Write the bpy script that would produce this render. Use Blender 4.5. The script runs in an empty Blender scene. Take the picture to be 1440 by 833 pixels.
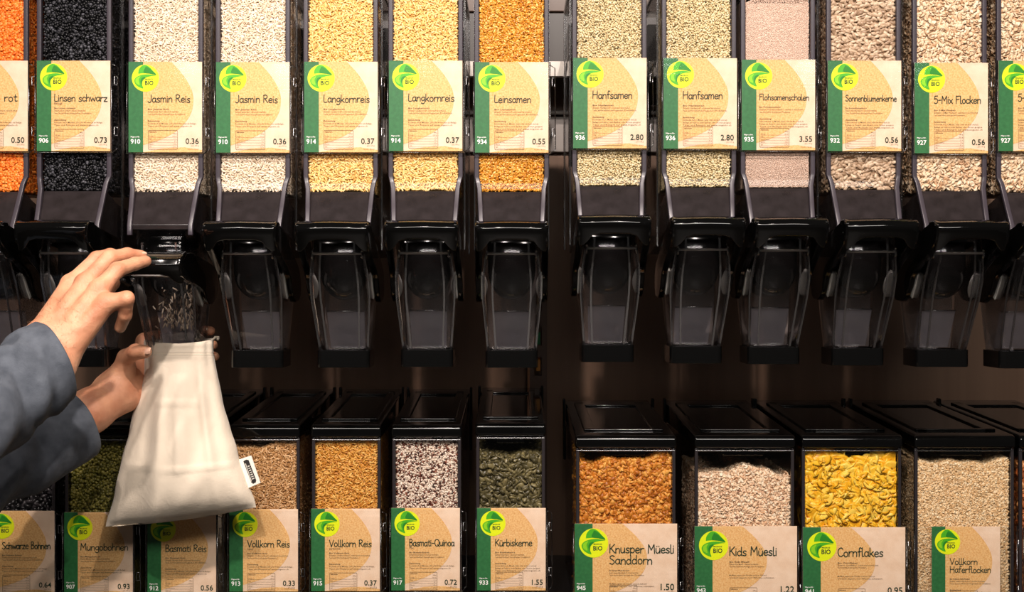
import bpy, bmesh, math, random
import numpy as np
from mathutils import Vector, Matrix

random.seed(7)
rng = np.random.default_rng(11)
SC = bpy.context.scene
COL = SC.collection
CZ = 1.40                      # camera height; the photo's vanishing point is (720, 416)

# ------------------------------------------------------------------ camera, world, lights, exposure
cam = bpy.data.cameras.new('camera')
cam.lens = 50.0
cam.sensor_width = 36.0
cam_ob = bpy.data.objects.new('camera', cam)
COL.objects.link(cam_ob)
cam_ob.location = (0, -2.0, CZ)
cam_ob.rotation_euler = (math.pi / 2, 0, 0)
SC.camera = cam_ob

w = bpy.data.worlds.new('world')
SC.world = w
w.use_nodes = True
wn = w.node_tree.nodes['Background']
wn.inputs[0].default_value = (1.0, 0.93, 0.86, 1)
wn.inputs[1].default_value = 0.035


def lamp(name, kind, loc, target, power, color, size, spot=75, blend=0.5):
    d = bpy.data.lights.new(name, kind)
    d.energy = power
    d.color = color
    if kind == 'AREA':
        d.shape = 'RECTANGLE'
        d.size, d.size_y = size
    else:
        d.shadow_soft_size = size
        if kind == 'SPOT':
            d.spot_size = math.radians(spot)
            d.spot_blend = blend
    o = bpy.data.objects.new(name, d)
    COL.objects.link(o)
    o.location = loc
    o.rotation_euler = (Vector(target) - Vector(loc)).to_track_quat('-Z', 'Y').to_euler()
    return o


WARM = (1.0, 0.875, 0.795)
lamp('ceiling_spot_middle', 'SPOT', (-0.20, -1.80, CZ + 1.50), (0.02, 0.1, CZ - 0.30), 140, WARM, 0.03, 80, 0.9)
lamp('ceiling_spot_right', 'SPOT', (0.35, -1.60, CZ + 1.55), (0.60, 0.1, CZ - 0.34), 165, WARM, 0.03, 85, 0.6)
lamp('ceiling_spot_left', 'SPOT', (-0.75, -1.60, CZ + 1.55), (-0.58, 0.0, CZ + 0.17), 66, WARM, 0.03, 40, 0.7)
lamp('fill_light_behind', 'AREA', (0.0, -3.2, CZ + 1.55), (0, 0, CZ - .1), 84, (1.0, 0.92, 0.84), (2.8, 0.6))  # added fill light for the dark parts, not a known fixture
for lx_, ly_, lz_ in ((-3.1, -6.0, 1.25), (-2.2, -7.5, 1.55), (-1.35, -6.5, 1.35), (-.55, -7.0, 1.5), (.25, -6.2, 1.3), (1.0, -7.2, 1.55), (1.75, -6.4, 1.35), (2.6, -7.2, 1.5), (3.3, -6.2, 1.3)):
    lamp('shop_spot', 'POINT', (lx_, ly_, CZ + lz_), (0, 0, CZ), 0.7, (1.0, .97, .93), .045)
SC.view_settings.view_transform = 'Standard'
SC.view_settings.look = 'None'
SC.view_settings.exposure = -0.07
SC.view_settings.gamma = 1.0
SC.view_settings.use_curve_mapping = False
SC.cycles.transparent_max_bounces = 40
SC.cycles.max_bounces = 8
SC.cycles.use_denoising = True
SC.cycles.denoising_prefilter = 'FAST'
SC.cycles.sample_clamp_indirect = 3.0
SC.cycles.sample_clamp_direct = 8.0
SC.cycles.use_adaptive_sampling = False


# ------------------------------------------------------------------ helpers
def P(px, py, Y):
    s = (2 + Y) / 2000.0
    return Vector(((px - 720) * s, Y, CZ + (416 - py) * s))


def lin(c):
    out = []
    for v in c[:3]:
        v = v / 255.0
        out.append(v / 12.92 if v <= 0.04045 else ((v + 0.055) / 1.055) ** 2.4)
    return (out[0], out[1], out[2], 1.0)


def new_mat(name):
    m = bpy.data.materials.new(name)
    m.use_nodes = True
    nt = m.node_tree
    b = nt.nodes['Principled BSDF']
    return m, nt, b


def simple(name, rgb, rough=0.5, metal=0.0, spec=0.5, coat=0.0):
    m, nt, b = new_mat(name)
    b.inputs['Base Color'].default_value = lin(rgb)
    b.inputs['Roughness'].default_value = rough
    b.inputs['Metallic'].default_value = metal
    b.inputs['Specular IOR Level'].default_value = spec
    b.inputs['Coat Weight'].default_value = coat
    b.inputs['Coat Roughness'].default_value = 0.05
    return m


def noisy(name, rgb1, rgb2, scale=40.0, rough=0.6, bump=0.0, detail=4.0, stretch=(1, 1, 1), metal=0.0, bscale=None):
    m, nt, b = new_mat(name)
    tc = nt.nodes.new('ShaderNodeTexCoord')
    mp = nt.nodes.new('ShaderNodeMapping')
    mp.inputs['Scale'].default_value = stretch
    nt.links.new(tc.outputs['Object'], mp.inputs['Vector'])
    n = nt.nodes.new('ShaderNodeTexNoise')
    n.inputs['Scale'].default_value = scale
    n.inputs['Detail'].default_value = detail
    nt.links.new(mp.outputs['Vector'], n.inputs['Vector'])
    r = nt.nodes.new('ShaderNodeValToRGB')
    r.color_ramp.elements[0].position = 0.3
    r.color_ramp.elements[1].position = 0.7
    r.color_ramp.elements[0].color = lin(rgb1)
    r.color_ramp.elements[1].color = lin(rgb2)
    nt.links.new(n.outputs['Fac'], r.inputs['Fac'])
    nt.links.new(r.outputs['Color'], b.inputs['Base Color'])
    b.inputs['Roughness'].default_value = rough
    b.inputs['Metallic'].default_value = metal
    if bump:
        n2 = n
        if bscale:
            n2 = nt.nodes.new('ShaderNodeTexNoise')
            n2.inputs['Scale'].default_value = bscale
            n2.inputs['Detail'].default_value = 3
            nt.links.new(mp.outputs['Vector'], n2.inputs['Vector'])
        bp = nt.nodes.new('ShaderNodeBump')
        bp.inputs['Strength'].default_value = bump
        bp.inputs['Distance'].default_value = 0.002
        nt.links.new(n2.outputs['Fac'], bp.inputs['Height'])
        nt.links.new(bp.outputs['Normal'], b.inputs['Normal'])
    return m


def clear(name, tint=(0.93, 0.93, 0.94), rough=0.04, boost=1.0, base=0.03, wave=0.0, stretch=(1, 1, 1)):
    m = bpy.data.materials.new(name)
    m.use_nodes = True
    nt = m.node_tree
    nt.nodes.clear()
    out = nt.nodes.new('ShaderNodeOutputMaterial')
    mix = nt.nodes.new('ShaderNodeMixShader')
    tr = nt.nodes.new('ShaderNodeBsdfTransparent')
    tr.inputs[0].default_value = (*tint, 1)
    gl = nt.nodes.new('ShaderNodeBsdfGlossy')
    gl.inputs['Roughness'].default_value = rough
    lw = nt.nodes.new('ShaderNodeLayerWeight')
    lw.inputs['Blend'].default_value = 0.25
    ma = nt.nodes.new('ShaderNodeMath')
    ma.operation = 'MULTIPLY_ADD'
    ma.inputs[1].default_value = 0.75 * boost
    ma.inputs[2].default_value = base
    ma.use_clamp = True
    nt.links.new(lw.outputs['Fresnel'], ma.inputs[0])
    nt.links.new(ma.outputs[0], mix.inputs[0])
    nt.links.new(tr.outputs[0], mix.inputs[1])
    nt.links.new(gl.outputs[0], mix.inputs[2])
    nt.links.new(mix.outputs[0], out.inputs[0])
    if wave:
        tc = nt.nodes.new('ShaderNodeTexCoord')
        n = nt.nodes.new('ShaderNodeTexNoise')
        n.inputs['Scale'].default_value = 14
        mp = nt.nodes.new('ShaderNodeMapping')
        mp.inputs['Scale'].default_value = stretch
        nt.links.new(tc.outputs['Object'], mp.inputs['Vector'])
        nt.links.new(mp.outputs['Vector'], n.inputs['Vector'])
        bp = nt.nodes.new('ShaderNodeBump')
        bp.inputs['Strength'].default_value = wave
        bp.inputs['Distance'].default_value = 0.001
        nt.links.new(n.outputs['Fac'], bp.inputs['Height'])
        nt.links.new(bp.outputs[0], gl.inputs['Normal'])
        nt.links.new(bp.outputs[0], lw.inputs['Normal'])
    return m


def frosted(name, rgb, f):
    m = bpy.data.materials.new(name)
    m.use_nodes = True
    nt = m.node_tree
    b = nt.nodes['Principled BSDF']
    b.inputs['Base Color'].default_value = lin(rgb)
    b.inputs['Roughness'].default_value = 0.15
    b.inputs['Alpha'].default_value = f
    return m


def grain_mat(name, stops, rough=0.5, spec=0.4, speckle=None):
    """colour differs from grain to grain"""
    m, nt, b = new_mat(name)
    g = nt.nodes.new('ShaderNodeNewGeometry')
    r = nt.nodes.new('ShaderNodeValToRGB')
    cr = r.color_ramp
    while len(cr.elements) < len(stops):
        cr.elements.new(0.5)
    for e, (p, c) in zip(cr.elements, stops):
        e.position = p
        e.color = lin(c)
    nt.links.new(g.outputs['Random Per Island'], r.inputs['Fac'])
    last = r.outputs['Color']
    if speckle:
        sc, col, amt = speckle
        tc = nt.nodes.new('ShaderNodeTexCoord')
        n = nt.nodes.new('ShaderNodeTexNoise')
        n.inputs['Scale'].default_value = sc
        n.inputs['Detail'].default_value = 3
        nt.links.new(tc.outputs['Object'], n.inputs['Vector'])
        rr = nt.nodes.new('ShaderNodeMapRange')
        rr.inputs['From Min'].default_value = 0.5
        rr.inputs['From Max'].default_value = 0.75
        rr.inputs['To Max'].default_value = amt
        nt.links.new(n.outputs['Fac'], rr.inputs['Value'])
        mx = nt.nodes.new('ShaderNodeMixRGB')
        mx.inputs['Color2'].default_value = lin(col)
        nt.links.new(rr.outputs[0], mx.inputs['Fac'])
        nt.links.new(last, mx.inputs['Color1'])
        last = mx.outputs['Color']
    nt.links.new(last, b.inputs['Base Color'])
    b.inputs['Roughness'].default_value = rough
    b.inputs['Specular IOR Level'].default_value = spec
    return m


class MB:
    """collects shapes into one mesh; build() links it as one object"""

    def __init__(self):
        self.v, self.f, self.mi, self.sm = [], [], [], []

    def add(self, verts, faces, mi=0, smooth=False):
        o = len(self.v)
        self.v += [tuple(p) for p in verts]
        for f in faces:
            self.f.append(tuple(i + o for i in f))
            self.mi.append(mi)
            self.sm.append(smooth)
        return self

    def box(self, x0, x1, y0, y1, z0, z1, mi=0):
        v = [(x0, y0, z0), (x1, y0, z0), (x1, y1, z0), (x0, y1, z0), (x0, y0, z1), (x1, y0, z1), (x1, y1, z1), (x0, y1, z1)]
        f = [(0, 3, 2, 1), (4, 5, 6, 7), (0, 1, 5, 4), (1, 2, 6, 5), (2, 3, 7, 6), (3, 0, 4, 7)]
        return self.add(v, f, mi)

    def prism_x(self, poly, x0, x1, mi=0, smooth=False):
        """polygon in (y, z), extruded along x"""
        n = len(poly)
        a = sum(poly[i][0] * poly[(i + 1) % n][1] - poly[(i + 1) % n][0] * poly[i][1] for i in range(n))
        if a < 0:
            poly = poly[::-1]
        v = [(x0, y, z) for y, z in poly] + [(x1, y, z) for y, z in poly]
        f = [tuple(range(n))[::-1], tuple(range(n, 2 * n))]
        s = [(i, (i + 1) % n, n + (i + 1) % n, n + i) for i in range(n)]
        self.add(v, f, mi)
        o = len(self.v) - 2 * n
        for q in s:
            self.f.append(tuple(i + o for i in q))
            self.mi.append(mi)
            self.sm.append(smooth)
        return self

    def loft(self, rings, cap0=True, cap1=True, closed=True, mi=0, smooth=False):
        n = len(rings[0])
        v = [p for r in rings for p in r]
        f = []
        for k in range(len(rings) - 1):
            for i in range(n if closed else n - 1):
                j = (i + 1) % n
                f.append((k * n + i, k * n + j, (k + 1) * n + j, (k + 1) * n + i))
        if cap0:
            f.append(tuple(range(n))[::-1])
        if cap1:
            f.append(tuple((len(rings) - 1) * n + i for i in range(n)))
        return self.add(v, f, mi, smooth)

    def tube(self, pts, r, n=8, mi=0, closed=False):
        pts = [Vector(p) for p in pts]
        rings = []
        m = len(pts)
        for i, p in enumerate(pts):
            a = pts[(i - 1) % m] if (closed or i > 0) else p
            b = pts[(i + 1) % m] if (closed or i < m - 1) else p
            t = (b - a).normalized()
            up = Vector((0, 0, 1)) if abs(t.z) < 0.9 else Vector((0, 1, 0))
            s = t.cross(up).normalized()
            u = s.cross(t)
            rr = r[i] if isinstance(r, (list, tuple)) else r
            rings.append([p + (s * math.cos(q) + u * math.sin(q)) * rr for q in [2 * math.pi * k / n for k in range(n)]])
        if closed:
            rings.append(rings[0])
        return self.loft(rings, not closed, not closed, True, mi, True)

    def flat(self, poly, y, mi=0, flip=False):
        """polygon in the (x, z) plane facing -y"""
        n = len(poly)
        a = sum(poly[i][0] * poly[(i + 1) % n][1] - poly[(i + 1) % n][0] * poly[i][1] for i in range(n))
        if (a < 0) != flip:
            poly = poly[::-1]
        return self.add([(p[0], y, p[1]) for p in poly], [tuple(range(n))], mi)

    def mesh(self, name, mats):
        me = bpy.data.meshes.new(name)
        me.from_pydata(self.v, [], self.f)
        for m in (mats if isinstance(mats, (list, tuple)) else [mats]):
            me.materials.append(m)
        me.polygons.foreach_set('material_index', self.mi)
        me.polygons.foreach_set('use_smooth', self.sm)
        me.update()
        return me

    def build(self, name, mats, parent=None, bevel=0, seg=2, recalc=True):
        me = self.mesh(name, mats)
        if recalc:
            bm = bmesh.new()
            bm.from_mesh(me)
            bmesh.ops.recalc_face_normals(bm, faces=bm.faces)
            bm.to_mesh(me)
            bm.free()
        return link(name, me, parent, bevel, seg)


def link(name, me, parent=None, bevel=0, seg=2):
    o = bpy.data.objects.new(name, me)
    COL.objects.link(o)
    if parent:
        o.parent = parent
    if bevel:
        b = o.modifiers.new('bevel', 'BEVEL')
        b.width = bevel
        b.segments = seg
        b.limit_method = 'ANGLE'
        b.angle_limit = math.radians(35)
        b.harden_normals = False
        for p in me.polygons:
            p.use_smooth = True
        wn_ = o.modifiers.new('normals', 'WEIGHTED_NORMAL')
        wn_.keep_sharp = False
    return o


def tag(o, label=None, cat=None, group=None, kind=None):
    if label:
        o['label'] = label
    if cat:
        o['category'] = cat
    if group:
        o['group'] = group
    if kind:
        o['kind'] = kind
    return o


def thing(name, loc, label, cat, group=None):
    o = bpy.data.objects.new(name, None)
    COL.objects.link(o)
    o.location = loc
    o.empty_display_size = 0.05
    return tag(o, label, cat, group)


def copy_part(src, parent):
    c = src.copy()
    COL.objects.link(c)
    c.parent = parent
    for ch in src.children:
        copy_part(ch, c)
    return c


def roundrect(x0, x1, y0, y1, r, n=4):
    pts = []
    for cx, cy, a0 in ((x1 - r, y0 + r, -90), (x1 - r, y1 - r, 0), (x0 + r, y1 - r, 90), (x0 + r, y0 + r, 180)):
        for k in range(n + 1):
            a = math.radians(a0 + 90 * k / n)
            pts.append((cx + r * math.cos(a), cy + r * math.sin(a)))
    return pts


# ------------------------------------------------------------------ materials
M = {}
M['black'] = simple('black_plastic', (8, 8, 8), 0.15, spec=0.5)
M['black_gloss'] = simple('black_gloss_plastic', (6, 6, 6), 0.07, spec=0.6, coat=0.0)
M['black_matt'] = simple('black_matt_plastic', (22, 21, 21), 0.35)
M['smoke'] = noisy('smoky_plastic', (36, 31, 31), (48, 42, 43), 60, 0.2)
M['edge'] = simple('edge_refraction_grey', (60, 54, 61), 0.3, spec=0.4)  # opaque grey stands in for refraction in the clear wall's thickness
M['clear'] = clear('clear_plastic', (0.965, 0.965, 0.97), 0.055, 0.5, 0.012, 0.06, (.1, .1, 14))
M['clear_holder'] = clear('clear_label_sleeve', (0.985, 0.985, 0.985), 0.055, 0.5, 0.010, 0.06, (.1, .1, 14))
M['clear_chute'] = clear('clear_chute_plastic', (0.95, 0.945, 0.955), 0.05, 0.9, 0.014, 0.6)
M['clear_rim'] = clear('clear_plastic_rim', (0.75, 0.74, 0.76), 0.15, 1.0, 0.34)
M['pad'] = simple('grey_rubber', (214, 211, 204), 0.3)
M['steel'] = simple('steel', (245, 240, 234), 0.4, 0.2)
M['wall'] = noisy('dark_brown_wall_panel', (124, 95, 76), (138, 108, 88), 3, 0.4, 0.03, 3, (14, 14, 0.4))
M['rail'] = simple('grey_rail', (176, 168, 160), 0.4, 0.3)
M['panel_grey'] = simple('grey_panel', (150, 142, 136), 0.5)
M['post'] = simple('dark_brown_post', (92, 70, 58), 0.4)
M['floor'] = noisy('dark_floor_tile', (46, 41, 37), (58, 52, 47), 5, 0.4)
M['card'] = noisy('kraft_card', (226, 194, 164), (237, 210, 184), 60, 0.65)
M['tan'] = noisy('kraft_tan_print', (214, 158, 90), (236, 196, 136), 420, 0.65, detail=2)
M['green'] = noisy('green_print', (32, 98, 50), (42, 112, 60), 200, 0.5)
M['ink'] = simple('dark_green_ink', (16, 48, 30), 0.6)
M['fine'] = simple('brown_fine_ink', (112, 92, 66), 0.7)
M['white_ink'] = simple('white_ink', (245, 245, 238), 0.6)
M['disc'] = simple('yellow_logo_disc', (226, 238, 10), 0.5)
M['leaf_dark'] = simple('logo_leaf_dark', (30, 130, 28), 0.5)
M['leaf'] = simple('logo_leaf_mid', (72, 174, 26), 0.5)
M['leaf_light'] = simple('logo_leaf_light', (136, 206, 22), 0.5)
# ------------------------------------------------------------------ lettering
GL = {
    'L': (.40, [[(.07, 1.0), (.05, .5), (.05, .12), (.10, .02), (.24, .0), (.36, .05)]]),
    'J': (.42, [[(.34, 1.0), (.35, .5), (.30, .1), (.16, -.02), (.02, .12)]]),
    'R': (.50, [[(.06, .97), (.05, .0)], [(.03, .95), (.25, 1.0), (.40, .80), (.30, .56), (.08, .50)], [(.16, .50), (.44, .0)]]),
    'H': (.58, [[(.06, 1.0), (.05, .0)], [(.50, 1.0), (.49, .0)], [(.05, .50), (.50, .54)]]),
    'F': (.45, [[(.06, 1.0), (.05, .0)], [(.05, .98), (.42, 1.0)], [(.05, .55), (.36, .58)]]),
    'S': (.46, [[(.40, .88), (.26, 1.0), (.08, .88), (.10, .66), (.32, .45), (.40, .22), (.24, .0), (.04, .12)]]),
    'M': (.66, [[(.05, .0), (.09, 1.0)], [(.09, 1.0), (.31, .38)], [(.31, .38), (.54, 1.0)], [(.54, 1.0), (.59, .0)]]),
    'V': (.54, [[(.03, 1.0), (.25, .0)], [(.25, .0), (.51, 1.0)]]),
    'K': (.50, [[(.06, 1.0), (.05, .0)], [(.45, 1.0), (.07, .42)], [(.15, .52), (.47, .0)]]),
    'B': (.48, [[(.06, 1.0), (.05, .0)], [(.04, .98), (.26, 1.0), (.36, .80), (.26, .56), (.07, .52)], [(.10, .54), (.36, .46), (.42, .22), (.28, .02), (.04, .02)]]),
    'Q': (.66, [[(.32, 1.0), (.12, .86), (.05, .5), (.14, .12), (.33, .0), (.53, .14), (.60, .5), (.52, .86), (.32, 1.0)], [(.40, .22), (.64, -.10)]]),
    'C': (.50, [[(.45, .86), (.30, 1.0), (.10, .82), (.05, .45), (.14, .1), (.30, .0), (.47, .14)]]),
    '5': (.46, [[(.40, 1.0), (.10, .98)], [(.10, .98), (.07, .58)], [(.07, .58), (.25, .64), (.40, .42), (.36, .12), (.18, .0), (.03, .10)]]),
    '-': (.36, [[(.05, .40), (.31, .41)]]),
    'a': (.44, [[(.36, .46), (.20, .57), (.06, .42), (.05, .16), (.16, .01), (.30, .10), (.37, .38)], [(.37, .56), (.36, .18), (.42, .0)]]),
    'b': (.44, [[(.06, 1.0), (.05, .03)], [(.05, .36), (.20, .57), (.37, .42), (.36, .12), (.20, .0), (.05, .10)]]),
    'c': (.40, [[(.36, .46), (.22, .57), (.07, .42), (.05, .16), (.19, .0), (.36, .09)]]),
    'd': (.45, [[(.37, 1.0), (.37, .2), (.40, .0)], [(.37, .40), (.22, .57), (.06, .40), (.06, .14), (.19, .0), (.37, .16)]]),
    'e': (.42, [[(.06, .29), (.35, .33), (.32, .52), (.20, .57), (.07, .42), (.05, .16), (.19, .0), (.37, .09)]]),
    'f': (.34, [[(.34, .94), (.22, 1.02), (.15, .84), (.14, .0)], [(.02, .54), (.31, .57)]]),
    'g': (.43, [[(.35, .48), (.20, .57), (.07, .42), (.07, .20), (.20, .08), (.34, .24)], [(.36, .57), (.37, .0), (.30, -.26), (.15, -.32), (.03, -.22)]]),
    'h': (.43, [[(.06, 1.0), (.05, .0)], [(.05, .34), (.20, .57), (.35, .46), (.36, .0)]]),
    'i': (.16, [[(.06, .57), (.07, .0)], [(.06, .77), (.07, .80)]]),
    'k': (.41, [[(.06, 1.0), (.05, .0)], [(.35, .56), (.07, .24)], [(.13, .30), (.38, .0)]]),
    'l': (.22, [[(.06, 1.0), (.06, .14), (.11, .0), (.20, .03)]]),
    'm': (.62, [[(.05, .57), (.05, .0)], [(.05, .38), (.17, .57), (.28, .46), (.28, .0)], [(.28, .38), (.42, .57), (.53, .46), (.54, .0)]]),
    'n': (.43, [[(.05, .57), (.05, .0)], [(.05, .36), (.20, .57), (.35, .46), (.36, .0)]]),
    'o': (.43, [[(.21, .57), (.08, .46), (.05, .25), (.12, .04), (.22, .0), (.34, .10), (.37, .30), (.32, .50), (.21, .57)]]),
    'p': (.44, [[(.05, .57), (.05, -.32)], [(.05, .38), (.20, .57), (.37, .42), (.35, .12), (.20, .0), (.05, .12)]]),
    'r': (.34, [[(.05, .57), (.05, .0)], [(.05, .34), (.16, .54), (.32, .55)]]),
    's': (.37, [[(.32, .49), (.20, .57), (.07, .46), (.12, .33), (.28, .22), (.30, .07), (.17, .0), (.03, .07)]]),
    't': (.34, [[(.15, .86), (.14, .12), (.20, .0), (.31, .04)], [(.02, .57), (.30, .58)]]),
    'u': (.44, [[(.05, .57), (.06, .14), (.17, .0), (.30, .10), (.36, .30)], [(.37, .57), (.37, .0)]]),
    'w': (.60, [[(.03, .57), (.15, .0)], [(.15, .0), (.29, .46)], [(.29, .46), (.43, .0)], [(.43, .0), (.57, .57)]]),
    'x': (.44, [[(.04, .57), (.39, .0)], [(.38, .57), (.04, .0)]]),
    'z': (.42, [[(.05, .55), (.36, .56)], [(.36, .56), (.05, .02)], [(.05, .02), (.39, .01)]]),
    ' ': (.30, []),
}
GL['ü'] = (.44, GL['u'][1] + [[(.12, .78), (.13, .80)], [(.29, .78), (.30, .80)]])


def spline(pts, sub=5):
    if len(pts) < 3:
        return [np.array(p, float) for p in pts]
    p = [np.array(q, float) for q in pts]
    p = [2 * p[0] - p[1]] + p + [2 * p[-1] - p[-2]]
    out = []
    for i in range(1, len(p) - 2):
        for k in range(sub):
            t = k / sub
            a, b, c, d = p[i - 1], p[i], p[i + 1], p[i + 2]
            out.append(0.5 * ((2 * b) + (c - a) * t + (2 * a - 5 * b + 4 * c - d) * t * t + (3 * b - a - 3 * c + d) * t ** 3))
    out.append(p[-2])
    return out


def hand_title(mb, text, x, z, width, cap, y, mi, wt=0.112):
    total = sum(GL[c][0] for c in text)
    sx = width / total
    cx = 0.0
    jit = random.Random(text)
    for ch in text:
        adv, strokes = GL[ch]
        dz = (jit.random() - 0.5) * 0.06
        for st in strokes:
            s = [np.array((x + (cx + q[0]) * sx, z + (q[1] + dz) * cap)) for q in spline(st)]
            r = wt * cap / 2
            v, f = [], []
            for i, q in enumerate(s):
                t = s[min(i + 1, len(s) - 1)] - s[max(i - 1, 0)]
                t = t / (np.hypot(*t) + 1e-9)
                nn = np.array((-t[1], t[0])) * r
                v += [(q[0] + nn[0], y, q[1] + nn[1]), (q[0] - nn[0], y, q[1] - nn[1])]
            for i in range(len(s) - 1):
                f.append((2 * i, 2 * i + 1, 2 * i + 3, 2 * i + 2))
            mb.add(v, f, mi)
            for q in (s[0], s[-1]):
                mb.flat([(q[0] + r * math.cos(a * math.pi / 4), q[1] + r * math.sin(a * math.pi / 4)) for a in range(8)], y - 2e-6, mi)
        cx += adv


_txt = {}


def type_poly(text, bold=0.0, res=2):
    """vertices and faces of a line of type, 1 unit high font size"""
    key = (text, bold, res)
    if key not in _txt:
        cu = bpy.data.curves.new('type', 'FONT')
        cu.body = text
        cu.size = 1.0
        cu.offset = bold
        cu.resolution_u = res
        cu.fill_mode = 'FRONT'
        ob = bpy.data.objects.new('type', cu)
        COL.objects.link(ob)
        dg = bpy.context.evaluated_depsgraph_get()
        me = bpy.data.meshes.new_from_object(ob.evaluated_get(dg))
        v = np.array([tuple(q.co) for q in me.vertices]).reshape(-1, 3)
        f = [tuple(p.vertices) for p in me.polygons]
        bpy.data.objects.remove(ob)
        bpy.data.curves.remove(cu)
        bpy.data.meshes.remove(me)
        _txt[key] = (v, f)
    return _txt[key]


def type_line(mb, text, x, z, size, y, mi, bold=0.0, align='L', width=None, res=2):
    v, f = type_poly(text, bold, res)
    if len(v) == 0:
        return
    w0 = v[:, 0].max()
    sx = size if width is None else width / w0
    ox = x - (w0 * sx if align == 'R' else (w0 * sx / 2 if align == 'C' else 0))
    mb.add([(ox + q[0] * sx, y, z + q[1] * size) for q in v], f, mi)


# print layers, metres in front of the card
def logo_mesh(r):
    """round yellow leaf badge of radius r centred on the origin, facing -y"""
    mb = MB()
    mb.flat([(r * math.cos(a * math.pi / 24), r * math.sin(a * math.pi / 24)) for a in range(48)], -0.0002, 0)

    def pts(l):
        q = spline([((x - 248) / 62 * r, -(y - 372) / 62 * r) for x, y in l], 4)
        return [(a[0], a[1]) for a in q]
    up = [(215, 352), (218, 333), (232, 316), (248, 312), (266, 321), (282, 338), (298, 357), (270, 352), (240, 350), (215, 352)]
    lo = [(298, 361), (265, 355), (235, 357), (211, 365), (198, 379), (200, 395), (213, 410), (238, 420), (233, 402), (236, 384), (248, 371), (270, 364), (298, 361)]
    mb.flat(pts(up)[:-1], -0.0004, 2)
    mb.flat(pts([(250, 318), (268, 328), (298, 357), (270, 352), (240, 346), (250, 318)])[:-1], -0.00055, 1)
    mb.flat(pts(lo)[:-1], -0.0004, 2)
    mb.flat(pts([(203, 376), (213, 368), (226, 364), (218, 380), (222, 404), (204, 394), (203, 376)])[:-1], -0.00055, 3)
    mb.flat(pts([(244, 366), (230, 374), (226, 392), (238, 419), (233, 402), (236, 384), (248, 371), (244, 366)])[:-1], -0.00055, 1)
    k = r / 62
    type_line(mb, 'MIGROS', -1 * k, -7.5 * k, 8.2 * k, -0.0005, 4, 0.012, width=36 * k)
    type_line(mb, 'BIO', -3 * k, -31 * k, 27 * k, -0.0006, 4, 0.018, width=40 * k)
    return mb.mesh('logo', [M['disc'], M['leaf_dark'], M['leaf'], M['leaf_light'], M['ink']])


LOGO = {}


def tan_outline(W, H):
    k, h = W / 103, H / 127
    s = spline([(60, 0), (76, 18), (88, 38), (91, 56), (86, 76), (70, 95), (48, 108), (20.5, 117)], 5)
    return [(20.5 * k, 0)] + [(q[0] * k, -q[1] * h) for q in s]


FINE = {
    'cook': ['Zubereitung:', 'Kochzeit: 14-20 Minuten, 250 g für 4 Personen als Beilage.', 'Tipps und Rezepte auf www.migusto.ch'],
    'eat': ['Anwendung:', 'Schmeckt fein in Müesli, Salat oder im Brot und als', 'Beilage zu Suppen, zum Backen oder Rösten geeignet.', 'Tipps und Rezepte auf www.migusto.ch'],
    'cereal': ['', 'Mit Milch, Joghurt oder Früchten servieren. Kühl und', 'trocken lagern, vor Wärme schützen.'],
}


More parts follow.
